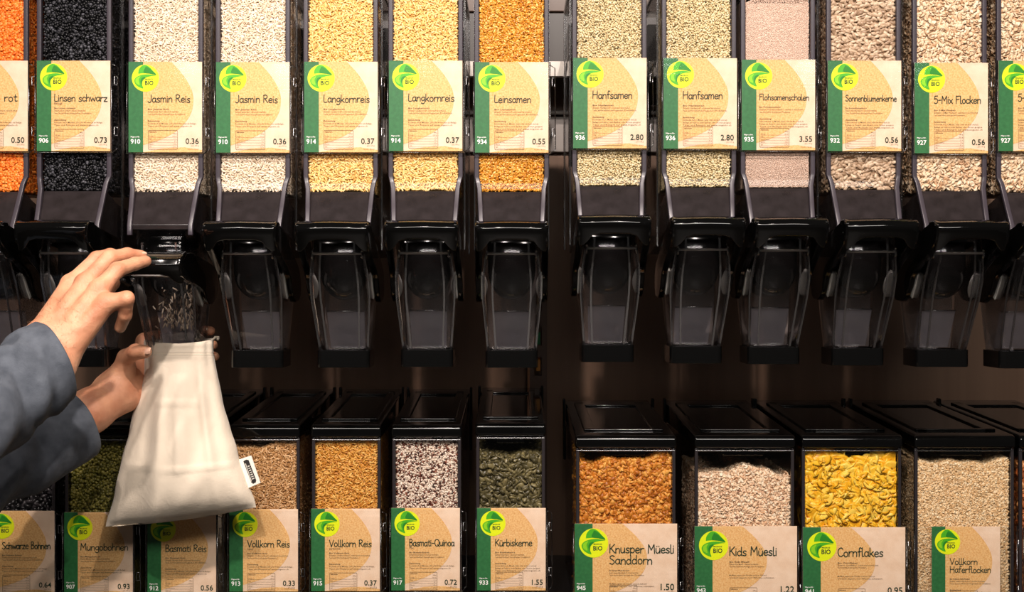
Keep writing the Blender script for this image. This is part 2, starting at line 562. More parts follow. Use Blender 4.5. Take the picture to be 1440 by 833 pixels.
def make_label(parent, W, H, loc, title, num, price, sub='', tw=60, fine='cook', cap=10.5, logo_r=19, big=False, tall=False):
    """printed card W x H mm with its top left corner at loc (parent space); children logo and lettering"""
    mm = 0.001
    mb = MB()
    mb.box(0, W * mm, 0, 0.0006, -H * mm, 0, 0)
    mb.flat([(x * mm, z * mm) for x, z in tan_outline(W if not big else W * .80, H)], -0.00025, 1)
    low = [(20.5, -H), (50, -H * .955), (78, -H * .945), (W, -H * .975), (W, -H)]
    mb.flat([(x * mm, z * mm) for x, z in low], -0.00025, 1)
    gw = 20.5 if not big else 27
    mb.flat([(0, 0), (gw * mm, 0), (gw * mm, -H * mm), (0, -H * mm)], -0.0004, 2)
    card = mb.build('product_label', [M['card'], M['tan'], M['green']], parent, recalc=False)
    card.location = loc
    if logo_r not in LOGO:
        LOGO[logo_r] = logo_mesh(logo_r * mm)
    lg = link('logo', LOGO[logo_r], card)
    lg.location = ((23.7 if not big else 28.5) * mm, -0.0004, (-23 if not big else -29) * mm)
    t = MB()
    y = -0.0009
    x0 = ((27 if (isinstance(tw, list) or tw < 70) else 24.5) if not big else 52)
    lines = title if isinstance(title, list) else [title]
    zt = (-57 if not big else -44)
    if tall:
        zt = -57
    tws = tw if isinstance(tw, list) else [tw]
    for k, ln in enumerate(lines):
        hand_title(t, ln, x0 * mm, (zt - k * cap * 1.28) * mm, tws[k] * mm, cap * mm, y, 0)
    z = zt - (len(lines) - 1) * cap * 1.28
    if sub:
        type_line(t, sub, x0 * mm, (z - 4.2) * mm, 4.4 * mm, y, 1)
    z -= 10.5
    nm = ' '.join(lines)
    FW = W - x0 - 8
    bl = ['Bio ' + nm, 'Zutaten: ' + nm + '*, schonend verarbeitet.', '*aus kontrolliert biologischer Produktion.']
    for k, s in enumerate(bl):
        type_line(t, s, x0 * mm, (z - k * 3.5) * mm, 2.9 * mm, y, 1, 0.02 if k == 0 else 0.004, res=1,
                  width=min(FW, (30 if k == 0 else 44 + 9 * ((len(nm) + k) % 3))) * mm)
    z -= 16.5
    for k, s in enumerate(FINE[fine]):
        if s:
            type_line(t, s, x0 * mm, (z - k * 3.6) * mm, 2.9 * mm, y, 1, 0.02 if k == 0 else 0.004, res=1,
                      width=(17 if k == 0 else min(FW + 4, 50 + 6 * ((len(s) * 3 + k) % 4))) * mm)
    # nutrition table
    tx0, tx1 = x0 + 0.5, x0 + 42
    tz0 = -96 if not big else -92
    tz1 = -123 if not big else -116
    ring = roundrect(tx0, tx1, tz1, tz0, 1.6, 3)
    inner = roundrect(tx0 + .45, tx1 - .45, tz1 + .45, tz0 - .45, 1.3, 3)
    n = len(ring)
    t.add([(a * mm, y, b * mm) for a, b in ring] + [(a * mm, y, b * mm) for a, b in inner], [(i, (i + 1) % n, n + (i + 1) % n, n + i) for i in range(n)], 1)
    type_line(t, 'Nährwerte', (tx0 + 1.5) * mm, (tz0 - 3.2) * mm, 2.4 * mm, y, 1, 0.02, res=1)
    type_line(t, '100 g', (tx1 - 1.5) * mm, (tz0 - 5.4) * mm, 2.3 * mm, y, 1, 0.02, 'R', res=1)
    for k, (a, b) in enumerate((('Energie', '1460 kJ'), ('Fett', '2.1 g'), ('Kohlenhydrate', '72 g'), ('Eiweiss', '8.3 g'), ('Salz', '0.01 g'))):
        zz = tz0 - 9 - k * (tz0 - tz1 - 10) / 4.6
        type_line(t, a, (tx0 + 1.5) * mm, zz * mm, 2.1 * mm, y, 1, 0, res=1)
        type_line(t, b, (tx1 - 1.5) * mm, zz * mm, 2.1 * mm, y, 1, 0, 'R', res=1)
        t.flat([((tx0 + 1) * mm, (zz - .7) * mm), ((tx1 - 1) * mm, (zz - .7) * mm), ((tx1 - 1) * mm, (zz - .95) * mm), ((tx0 + 1) * mm, (zz - .95) * mm)], y, 1)
    pz = -115 if not big else -99.5
    type_line(t, price, (W - 4.5) * mm, pz * mm, (11.0 if not big else 13.5) * mm, y, 0, 0.008, 'R', res=3)
    type_line(t, 'pro 100 g', (W - 4.5) * mm, (pz - 3.4) * mm, 2.6 * mm, y, 1, 0, 'R', res=1)
    type_line(t, '7610.816.380.000', (W - 4.5) * mm, (-H + 3.6) * mm, 2.2 * mm, y, 1, 0, 'R', res=1)
    type_line(t, num, 3 * mm, pz * mm, 9.0 * mm, y, 2, 0.02, width=13.5 * mm, res=3)
    type_line(t, 'Migros-Nr.', 3 * mm, (pz + 8.6) * mm, 2.8 * mm, y, 2, 0.02, width=13 * mm, res=1)
    t.build('lettering', [M['ink'], M['fine'], M['white_ink']], card, recalc=False)
    return card
# ------------------------------------------------------------------ loose food: many small grains in one mesh
def ico():
    t = (1 + 5 ** .5) / 2
    v = np.array([(-1, t, 0), (1, t, 0), (-1, -t, 0), (1, -t, 0), (0, -1, t), (0, 1, t), (0, -1, -t), (0, 1, -t), (t, 0, -1), (t, 0, 1), (-t, 0, -1), (-t, 0, 1)], float)
    v /= np.linalg.norm(v[0])
    f = [(0, 11, 5), (0, 5, 1), (0, 1, 7), (0, 7, 10), (0, 10, 11), (1, 5, 9), (5, 11, 4), (11, 10, 2), (10, 7, 6), (7, 1, 8),
         (3, 9, 4), (3, 4, 2), (3, 2, 6), (3, 6, 8), (3, 8, 9), (4, 9, 5), (2, 4, 11), (6, 2, 10), (8, 6, 7), (9, 8, 1)]
    return v, np.array(f)


def uvs(nu, nv):
    """sphere with its poles on the x axis"""
    v = [(1, 0, 0)]
    for j in range(1, nv):
        a = math.pi * j / nv
        for i in range(nu):
            b = 2 * math.pi * i / nu
            v.append((math.cos(a), math.sin(a) * math.cos(b), math.sin(a) * math.sin(b)))
    v.append((-1, 0, 0))
    f = []
    L = len(v) - 1
    for i in range(nu):
        f.append((0, 1 + i, 1 + (i + 1) % nu))
        f.append((L, 1 + (nv - 2) * nu + (i + 1) % nu, 1 + (nv - 2) * nu + i))
    for j in range(nv - 2):
        for i in range(nu):
            a, b = 1 + j * nu + i, 1 + j * nu + (i + 1) % nu
            f += [(a, a + nu, b), (b, a + nu, b + nu)]
    return np.array(v, float), np.array(f)


def disc(nu, nr, wob, curl, seed):
    """flake: irregular thin dish, radius 1 in x/y, thickness in z"""
    r = np.random.default_rng(seed)
    ph = r.uniform(0, 6.28, 6)
    rings = []
    for sgn in (1, -1):
        for k in range(nr, -1, -1) if sgn == 1 else range(0, nr):
            pass
    v, f = [], []

    def rad(a):
        return 1 + wob * (math.sin(2 * a + ph[0]) + .6 * math.sin(3 * a + ph[1]) + .4 * math.sin(5 * a + ph[2])) / 1.6

    def hz(x, y):
        return curl * (0.5 * math.sin(2.2 * x + ph[3]) + .5 * math.sin(2.6 * y + ph[4]) + .35 * math.sin(4 * x - 3 * y + ph[5]))
    idx = []
    for s in (1, -1):
        layer = []
        for k in range(nr + 1):
            q = k / nr
            row = []
            for i in range(nu if k else 1):
                a = 2 * math.pi * i / nu
                x, y = q * rad(a) * math.cos(a), q * rad(a) * math.sin(a)
                th = 0.5 * math.sqrt(max(0.0, 1 - q ** 4)) if k < nr else 0
                if s == -1 and k == nr:
                    row.append(idx[nr][i])
                    continue
                row.append(len(v))
                v.append((x, y, s * th, hz(x, y)))
            layer.append(row)
        idx = layer if s == 1 else idx
        for i in range(nu):
            j = (i + 1) % nu
            t = (layer[0][0], layer[1][i], layer[1][j])
            f.append(t if s == 1 else t[::-1])
            for k in range(1, nr):
                a, b, c, d = layer[k][i], layer[k + 1][i], layer[k + 1][j], layer[k][j]
                q1, q2 = (a, b, c), (a, c, d)
                f += [q1, q2] if s == 1 else [q1[::-1], q2[::-1]]
    return np.array(v), np.array(f)


def base_shape(kind):
    k = kind['shape']
    L, W, T = kind['size']
    outs = []
    if k == 'rice':
        v, f = uvs(6, 4)
        v = v * np.array((L / 2, W / 2, T / 2))
        v[:, 2] += 0.06 * L * (v[:, 0] / (L / 2)) ** 2
        outs.append((v, f))
    elif k == 'seed':                      # teardrop
        v, f = uvs(6, 5)
        tp = 1 - 0.42 * v[:, 0]
        v = np.stack([v[:, 0] * L / 2, v[:, 1] * tp * W / 2, v[:, 2] * tp * T / 2], 1)
        outs.append((v, f))
    elif k == 'ball':
        v, f = uvs(8, 6)
        outs.append((v * np.array((L / 2, W / 2, T / 2)), f))
    elif k == 'bit':
        v, f = ico()
        outs.append((v * np.array((L / 2, W / 2, T / 2)), f))
    elif k in ('flake', 'bigflake'):
        for s in range(5):
            v, f = disc(9, 2, .22, 1, s) if k == 'flake' else disc(18, 4, .16, 1, s)
            c = kind.get('curl', .12) * L / 2
            w = np.stack([v[:, 0] * L / 2, v[:, 1] * W / 2, v[:, 2] * T + v[:, 3] * c], 1)
            outs.append((w, f))
    elif k == 'lump':
        for s in range(4):
            r = np.random.default_rng(s)
            v, f = uvs(8, 6)
            d = 1 + 0.28 * np.sin(v @ r.normal(0, 2.2, 3) + r.uniform(0, 6)) + .15 * np.sin(v @ r.normal(0, 4, 3))
            outs.append((v * d[:, None] * np.array((L / 2, W / 2, T / 2)), f))
    return outs


def plane_points(o, u, v, nrm, lu, lv, s, hole=None, keep=None):
    nu_, nv_ = max(1, int(lu / s)), max(1, int(lv / s))
    a, b = np.meshgrid((np.arange(nu_) + .5) / nu_ * lu, (np.arange(nv_) + .5) / nv_ * lv, indexing='ij')
    a = a.ravel() + rng.uniform(-.48, .48, a.size) * s
    b = b.ravel() + rng.uniform(-.48, .48, b.size) * s
    m = np.ones(a.size, bool)
    if hole:
        m &= ~((a > hole[0]) & (a < hole[1]) & (b > hole[2]) & (b < hole[3]))
    a, b = a[m], b[m]
    p = np.array(o) + a[:, None] * np.array(u) + b[:, None] * np.array(v)
    if keep is not None:
        p = p[keep(p)]
    return p


def grains(points, nrm, kind, tilt):
    """place one grain at each point, flat against the plane with normal nrm, tilted a little"""
    N = len(points)
    n0 = np.array(nrm, float)
    n0 /= np.linalg.norm(n0)
    h = np.array((0, 0, 1.0)) if abs(n0[2]) < .8 else np.array((0, 1.0, 0))
    u0 = np.cross(h, n0)
    u0 /= np.linalg.norm(u0)
    v0 = np.cross(n0, u0)
    n = n0 + rng.normal(0, tilt, (N, 3))
    n /= np.linalg.norm(n, axis=1)[:, None]
    ph = rng.uniform(0, 2 * np.pi, N)
    if kind.get('lie'):                     # grains that lie mostly level
        ph = rng.normal(0, kind['lie'], N) + np.pi * rng.integers(0, 2, N)
    x = np.cos(ph)[:, None] * u0 + np.sin(ph)[:, None] * v0
    x -= n * np.sum(x * n, 1)[:, None]
    x /= np.linalg.norm(x, axis=1)[:, None]
    y = np.cross(n, x)
    R = np.stack([x, y, n], 2)
    sc = rng.normal(1, kind.get('vary', .1), N).clip(.6, 1.5)
    V, F, off = [], [], 0
    shapes = base_shape(kind)
    pick = rng.integers(0, len(shapes), N)
    for k, (bv, bf) in enumerate(shapes):
        ii = np.where(pick == k)[0]
        if len(ii) == 0:
            continue
        vv = np.einsum('nij,mj->nmi', R[ii], bv) * sc[ii][:, None, None] + points[ii][:, None, :]
        if kind.get('keep'):                # nothing may poke through the pane
            vv[:, :, 1] += np.maximum(0, kind['keep'] - vv[:, :, 1].min(1))[:, None]
        V.append(vv.reshape(-1, 3))
        F.append((bf[None] + (np.arange(len(ii)) * len(bv))[:, None, None] + off).reshape(-1, 3))
        off += len(ii) * len(bv)
    return np.concatenate(V), np.concatenate(F)


def tri_mesh(name, V, F, mat):
    me = bpy.data.meshes.new(name)
    me.vertices.add(len(V))
    me.vertices.foreach_set('co', V.astype(np.float32).ravel())
    me.loops.add(len(F) * 3)
    me.polygons.add(len(F))
    me.loops.foreach_set('vertex_index', F.astype(np.int32).ravel())
    me.polygons.foreach_set('loop_start', np.arange(0, len(F) * 3, 3, dtype=np.int32))
    me.polygons.foreach_set('use_smooth', np.ones(len(F), bool))
    me.update()
    me.validate()
    me.materials.append(mat)
    return me


def box_tris(x0, x1, y0, y1, z0, z1):
    mb = MB().box(x0, x1, y0, y1, z0, z1)
    F = []
    for a, b, c, d in mb.f:
        F += [(a, b, c), (a, c, d)]
    return np.array(mb.v), np.array(F)


def wavy(x, amp, seed):
    return amp * (np.sin(x * 31 + seed) + .7 * np.sin(x * 73 + seed * 2.3) + .4 * np.sin(x * 160 + seed))


def fill_mesh(name, kind, mat, hw, y0, depth, z0, z1, hole, wav=0.0, seed=1.0, dome=0.0, sides=(1, -1)):
    """heap of food: x in +-hw, front at y0, from z0 to z1; hole = (z from, z to) that the card hides"""
    L, W, T = kind['size']
    s = kind.get('step', .72) * math.sqrt(L * W)
    Vs, Fs = [], []
    top = (lambda p: p[:, 2] < z1 + wavy(p[:, 0], wav, seed) - dome * (p[:, 0] / hw) ** 2)
    layers = kind.get('layers', 2)
    tl = kind.get('tilt', .25)
    hz = None if hole is None else (.012, 2 * hw - .012, hole[0] - z0, hole[1] - z0)
    for k in range(layers):
        p = plane_points((-hw, y0 + T * (.5 + .75 * k), z0), (1, 0, 0), (0, 0, 1), None, 2 * hw, z1 + wav * 2 - z0, s, hz, top)
        p[:, 1] += rng.uniform(0, T * .5, len(p))
        a, b = grains(p, (0, -1, 0), kind, tl)
        Vs.append(a); Fs.append(b)
    for sd in sides:
        p = plane_points((sd * (hw - T * .5), y0 + .004, z0), (0, 1, 0), (0, 0, 1), None, depth - .01, z1 - z0, s, None, None)
        a, b = grains(p, (sd, 0, 0), kind, tl)
        Vs.append(a); Fs.append(b)
    if z1 < 0.9:                            # the top of the heap
        for k in range(2):
            p = plane_points((-hw, y0 + .004, z1), (1, 0, 0), (0, 1, 0), None, 2 * hw, depth - .01, s * 1.05)
            p[:, 2] += wavy(p[:, 0], wav, seed) - dome * (p[:, 0] / hw) ** 2 + rng.uniform(-.5, .5, len(p)) * T - k * T * .8 + .03 * (p[:, 1] - y0) / .1 * kind.get('slope', .3)
            a, b = grains(p, (0, -.1, 1), kind, tl * 1.5)
            Vs.append(a); Fs.append(b)
    if kind.get('keep'):
        for a in Vs:
            a[:, 0] = a[:, 0].clip(-hw, hw)
    m = T * kind.get('core', 1.6)
    ct = z1 - abs(wav) * 1.6 - dome - T * .5
    Vs_c, Fs_c = box_tris(-hw + m, hw - m, y0 + m, y0 + depth, z0 + .0005, ct)
    Vs.append(Vs_c); Fs.append(Fs_c)
    off, FF = 0, []
    for a, b in zip(Vs, Fs):
        FF.append(b + off)
        off += len(a)
    return tri_mesh(name, np.concatenate(Vs), np.concatenate(FF), mat)


mm = .001
FOOD = {
    'jasmine_rice': (dict(shape='rice', size=(8.2 * mm, 2.5 * mm, 2.2 * mm), step=.68, tilt=.3), grain_mat('jasmine_rice', [(0, (214, 190, 160)), (.5, (230, 210, 184)), (1, (244, 230, 210))], .4)),
    'long_grain_rice': (dict(shape='rice', size=(7.4 * mm, 2.8 * mm, 2.4 * mm), step=.68, tilt=.3), grain_mat('long_grain_rice', [(0, (222, 172, 92)), (.5, (238, 196, 122)), (1, (248, 216, 154))], .32)),
    'golden_linseed': (dict(shape='seed', size=(6.0 * mm, 3.3 * mm, 1.6 * mm), step=.66, tilt=.35), grain_mat('golden_linseed', [(0, (172, 104, 26)), (.3, (206, 136, 42)), (.8, (226, 164, 66)), (1, (240, 196, 110))], .25)),
    'hulled_hemp_seed': (dict(shape='bit', size=(3.6 * mm, 3.0 * mm, 2.2 * mm), step=.76, tilt=.6), grain_mat('hulled_hemp_seed', [(0, (84, 70, 44)), (.06, (134, 116, 76)), (.12, (206, 182, 134)), (.6, (224, 204, 158)), (1, (240, 226, 190))], .5)),
    'psyllium_husk': (dict(shape='bit', size=(2.0 * mm, 1.5 * mm, 1.0 * mm), step=.72, tilt=.5, layers=1, core=.9), grain_mat('psyllium_husk', [(0, (196, 166, 146)), (.5, (212, 184, 164)), (1, (226, 202, 184))], .6)),
    'sunflower_seed': (dict(shape='seed', size=(10.5 * mm, 5.4 * mm, 3.2 * mm), step=.62, tilt=.32, lie=.6), grain_mat('sunflower_seed', [(0, (150, 122, 96)), (.4, (184, 156, 128)), (1, (212, 188, 160))], .4)),
    'grain_flakes': (dict(shape='flake', size=(9.5 * mm, 7.6 * mm, .9 * mm), step=.50, tilt=.45, curl=.2, core=5), grain_mat('grain_flakes', [(0, (196, 154, 116)), (.4, (220, 190, 154)), (1, (242, 222, 194))], .55, speckle=(260, (190, 150, 110), .5))),
    'red_lentil': (dict(shape='ball', size=(5.2 * mm, 5.2 * mm, 2.6 * mm), step=.62, tilt=.5), grain_mat('red_lentil', [(0, (228, 104, 26)), (.5, (242, 132, 44)), (1, (250, 160, 76))], .4)),
    'black_lentil': (dict(shape='ball', size=(4.7 * mm, 4.7 * mm, 3.4 * mm), step=.74, tilt=.5), grain_mat('black_lentil', [(0, (5, 5, 6)), (.55, (16, 16, 18)), (.8, (44, 44, 48)), (1, (84, 84, 90))], .38, .3)),  # paler lentils stand in for highlights on glossy black ones
    'black_bean': (dict(shape='ball', size=(10 * mm, 6.5 * mm, 5.5 * mm), step=.66, tilt=.5), grain_mat('black_bean', [(0, (8, 7, 8)), (.7, (24, 22, 24)), (1, (60, 56, 58))], .35, .4)),  # lighter grey beans take the place of highlights
    'mung_bean': (dict(shape='ball', size=(6.0 * mm, 4.9 * mm, 4.7 * mm), step=.72, tilt=.5), grain_mat('mung_bean', [(0, (84, 82, 28)), (.5, (112, 106, 42)), (1, (142, 132, 62))], .35)),
    'basmati_rice': (dict(shape='rice', size=(7.4 * mm, 1.9 * mm, 1.8 * mm), step=.72, tilt=.3), grain_mat('basmati_rice', [(0, (222, 200, 168)), (1, (246, 234, 212))], .4)),
    'brown_rice': (dict(shape='rice', size=(7.8 * mm, 2.8 * mm, 2.5 * mm), step=.68, tilt=.35), grain_mat('brown_rice', [(0, (164, 116, 66)), (.5, (200, 152, 98)), (1, (226, 188, 140))], .35)),
    'parboiled_brown_rice': (dict(shape='rice', size=(7.8 * mm, 2.8 * mm, 2.5 * mm), step=.68, tilt=.35), grain_mat('parboiled_brown_rice', [(0, (186, 118, 40)), (.5, (218, 156, 66)), (1, (238, 190, 104))], .35)),
    'basmati_quinoa_mix': (dict(shape='bit', size=(3.3 * mm, 3.0 * mm, 2.2 * mm), step=.72, tilt=.6, vary=.25), grain_mat('basmati_quinoa_mix', [(0, (40, 22, 18)), (.2, (104, 50, 34)), (.34, (150, 92, 70)), (.36, (220, 196, 172)), (1, (246, 232, 214))], .45)),
    'pumpkin_seed': (dict(shape='flake', size=(15 * mm, 8.5 * mm, 2.2 * mm), step=.52, tilt=.5, curl=.06, core=3), grain_mat('pumpkin_seed', [(0, (66, 60, 38)), (.6, (94, 86, 56)), (1, (134, 122, 82))], .3)),
    'crunchy_muesli': (dict(shape='lump', size=(8.6 * mm, 6.6 * mm, 3.6 * mm), step=.52, tilt=.7, vary=.28, core=1.2), grain_mat('crunchy_muesli', [(0, (164, 90, 22)), (.5, (212, 134, 46)), (1, (236, 174, 82))], .4, speckle=(300, (120, 60, 12), .5))),
    'kids_muesli': (dict(shape='flake', size=(7.4 * mm, 6.2 * mm, 1.0 * mm), step=.52, tilt=.5, curl=.2, core=4, slope=.1), grain_mat('kids_muesli', [(0, (130, 76, 56)), (.03, (210, 168, 132)), (.5, (240, 206, 168)), (1, (252, 234, 206))], .55)),
    'cornflakes': (dict(shape='bigflake', size=(30 * mm, 26 * mm, 1.3 * mm), step=.36, tilt=.42, curl=.15, vary=.2, core=9, layers=4, keep=.0045), grain_mat('cornflakes', [(0, (238, 172, 30)), (.5, (248, 196, 48)), (1, (252, 220, 96))], .35, speckle=(150, (230, 150, 20), .6))),
    'rolled_oats': (dict(shape='flake', size=(5.4 * mm, 4.3 * mm, .8 * mm), step=.55, tilt=.5, curl=.2, core=4), grain_mat('rolled_oats', [(0, (206, 166, 114)), (.5, (236, 202, 152)), (1, (250, 230, 192))], .55)),
    'dried_fruit_muesli': (dict(shape='lump', size=(11 * mm, 8 * mm, 5 * mm), step=.55, tilt=.7, vary=.25, core=1.2), grain_mat('dried_fruit_muesli', [(0, (120, 58, 26)), (.6, (190, 108, 52)), (1, (222, 158, 96))], .4)),
}


def food(name, mesh, loc, label):
    o = link(name, mesh)
    o.location = loc
    return tag(o, label, name.replace('_', ' '), None, 'stuff')


# ------------------------------------------------------------------ gravity dispenser (origin under its outlet collar, x centred)
Z0 = 103                                    # mm: height of camera level above the dispenser's origin


def zl(z):
    return (z + Z0) * mm


HL = [(440, 52, 0), (168, 52, 0), (158, 49.5, -6), (150, 48, -7.2), (125, 46.5, -19.5), (98, 45, -34), (84, 45, -34)]   # level, half width, front y


def hopper_parts(root):
    rings = []
    for z, hw, y in HL:
        yb = max(y + 34, 30)
        rings.append([(-hw * mm, y * mm, zl(z)), (hw * mm, y * mm, zl(z)), (52 * mm, yb * mm, zl(z)), (52 * mm, .28, zl(z)), (-52 * mm, .28, zl(z)), (-52 * mm, yb * mm, zl(z))])
    MB().loft(rings, False, False).build('hopper', M['clear'], root)
    for s in (-1, 1):
        mb = MB()
        r = []
        for z, hw, y in HL:
            a, b = (hw - 6.2) * s * mm, (hw + .4) * s * mm
            r.append([(a, (y - .6) * mm, zl(z)), (b, (y - .6) * mm, zl(z)), (b, (y + 7) * mm, zl(z)), (a, (y + 7) * mm, zl(z))])
        mb.loft(r).build('corner_edge', M['edge'], root, 0.0012, 2)
        # side moulding further back
        for a, b, c in ((.052, .060, 54.2), (.26, .282, 54.5)):
            MB().box(s * 52.2 * mm, s * c * mm, a, b, zl(66), zl(440)).build('side_rib', M['clear_rim'], root)
    # dark sloping floor over the rotor
    MB().prism_x([(2 * mm, zl(147)), (-28 * mm, zl(99)), (-27 * mm, zl(92)), (.26, zl(60)), (.26, zl(110)), (.06, zl(132))], -45.5 * mm, 45.5 * mm).build('rotor_cover', M['smoke'], root, .001, 1)
    # lid far above the picture
    MB().box(-54 * mm, 54 * mm, -4 * mm, .285, zl(441), zl(453)).build('lid', M['black'], root, .003)
    # hanger behind
    hb = MB()
    for s in (-1, 1):
        hb.box(s * 40 * mm, s * 46 * mm, .281, .52, zl(384), zl(430)).box(s * 40 * mm, s * 46 * mm, .281, .30, zl(200), zl(384))
    hb.box(-46 * mm, 46 * mm, .281, .29, zl(300), zl(430))
    hb.build('hanger_bracket', M['black'], root, .001, 1)


def chute_parts(root):
    def ring(z, hw, yf, yb, r):
        return [(a, b, zl(z)) for a, b in roundrect(-hw * mm, hw * mm, yf * mm, yb * mm, r * mm, 3)]
    lv = [(92, 35, -20, 120, 9), (74, 36, -38, 118, 9), (58, 36.5, -37, 117, 9), (38, 39.5, -30, 116, 9), (20, 41.5, -22, 115, 9), (-5, 41.5, -8, 113, 9), (-40, 38.5, 12, 110, 8), (-78, 35.2, 33, 106, 7)]
    o = MB().loft([ring(*q) for q in lv], False, False, smooth=True).build('outlet_chute', M['clear_chute'], root)
    so = o.modifiers.new('wall', 'SOLIDIFY')
    so.thickness = .0022
    so.offset = -1
    # moulded ribs on the chute front
    for sx in (-27, 27):
        r = []
        for z, hw, yf, yb, rr in lv[1:]:
            k = sx * (hw / 42.0)
            r.append([((k - 1.3) * mm, (yf - 1.6) * mm, zl(z)), ((k + 1.3) * mm, (yf - 1.6) * mm, zl(z)), ((k + 1.3) * mm, (yf + .2) * mm, zl(z)), ((k - 1.3) * mm, (yf + .2) * mm, zl(z))])
        MB().loft(r).build('chute_rib', M['clear_rim'], root)
    for s in (-1, 1):
        r = []
        for z, hw, yf, yb, rr in lv[2:]:
            x = s * (hw - 1.2)
            r.append([((x - 1.2) * mm, (yf + 5) * mm, zl(z)), ((x + 1.6) * mm, (yf + 5) * mm, zl(z)), ((x + 1.6) * mm, (yf + 8) * mm, zl(z)), ((x - 1.2) * mm, (yf + 8) * mm, zl(z))])
        MB().loft(r).build('chute_rib', M['clear_rim'], root)
    # pale plate added to show light reflected on the chute's back wall
    MB().add([(-27 * mm, .060, zl(-22)), (27 * mm, .060, zl(-22)), (25 * mm, .092, zl(-76)), (-25 * mm, .092, zl(-76)), (-27 * mm, .064, zl(-22)), (27 * mm, .064, zl(-22)), (25 * mm, .096, zl(-76)), (-25 * mm, .096, zl(-76))],
             [(0, 1, 2, 3), (4, 7, 6, 5), (0, 4, 5, 1), (1, 5, 6, 2), (2, 6, 7, 3), (3, 7, 4, 0)]).build('reflection_plate', M['reflection_plate'], root)
    MB().loft([[(-hw * mm, y_ * mm, zl(z)), (hw * mm, y_ * mm, zl(z)), (hw * mm, (y_ + 1.5) * mm, zl(z)), (-hw * mm, (y_ + 1.5) * mm, zl(z))] for z, hw, y_ in ((70, 34, 110), (20, 38, 109), (-40, 35, 105), (-77, 32.5, 101))]).build('chute_back', M['back'], root)
    MB().tube([(x * mm, .059, zl(-22)) for x in (-27, 27)], .0011, 8).build('reflection_edge', M['clear_rim'], root)  # bar added as the bright reflection along the plate's top
    # dark bowl of the rotor housing
    rb = []
    for k, (yy, q) in enumerate(((.008, .12), (.010, .40), (.014, .64), (.021, .83), (.032, .96), (.046, 1.0), (.105, 1.0))):
        ring_ = []
        for i in range(13):
            a = math.pi + math.pi * i / 12
            ring_.append((34 * q * mm * math.cos(a), yy, zl(34 + 40 * q * math.sin(a))))
        ring_ += [(34 * q * mm, yy, zl(34 + 54 * q)), (-34 * q * mm, yy, zl(34 + 54 * q))]
        rb.append(ring_)
    MB().loft(rb, smooth=True).build('rotor_housing', M['bowl'], root)
    # black collar at the end of the chute
    ro = roundrect(-37.5 * mm, 37.5 * mm, .030, .109, .008, 4)
    ri = roundrect(-34.0 * mm, 34.0 * mm, .0335, .1055, .006, 4)
    mb = MB()
    n = len(ro)
    rr = [[(a, b, zl(z)) for a, b in q] for q, z in ((ro, -78), (ro, -102.5), (ri, -102.5), (ri, -78), (ro, -78))]
    return mb.loft(rr, False, False).build('outlet_collar', M['black'], root, .0008, 2)


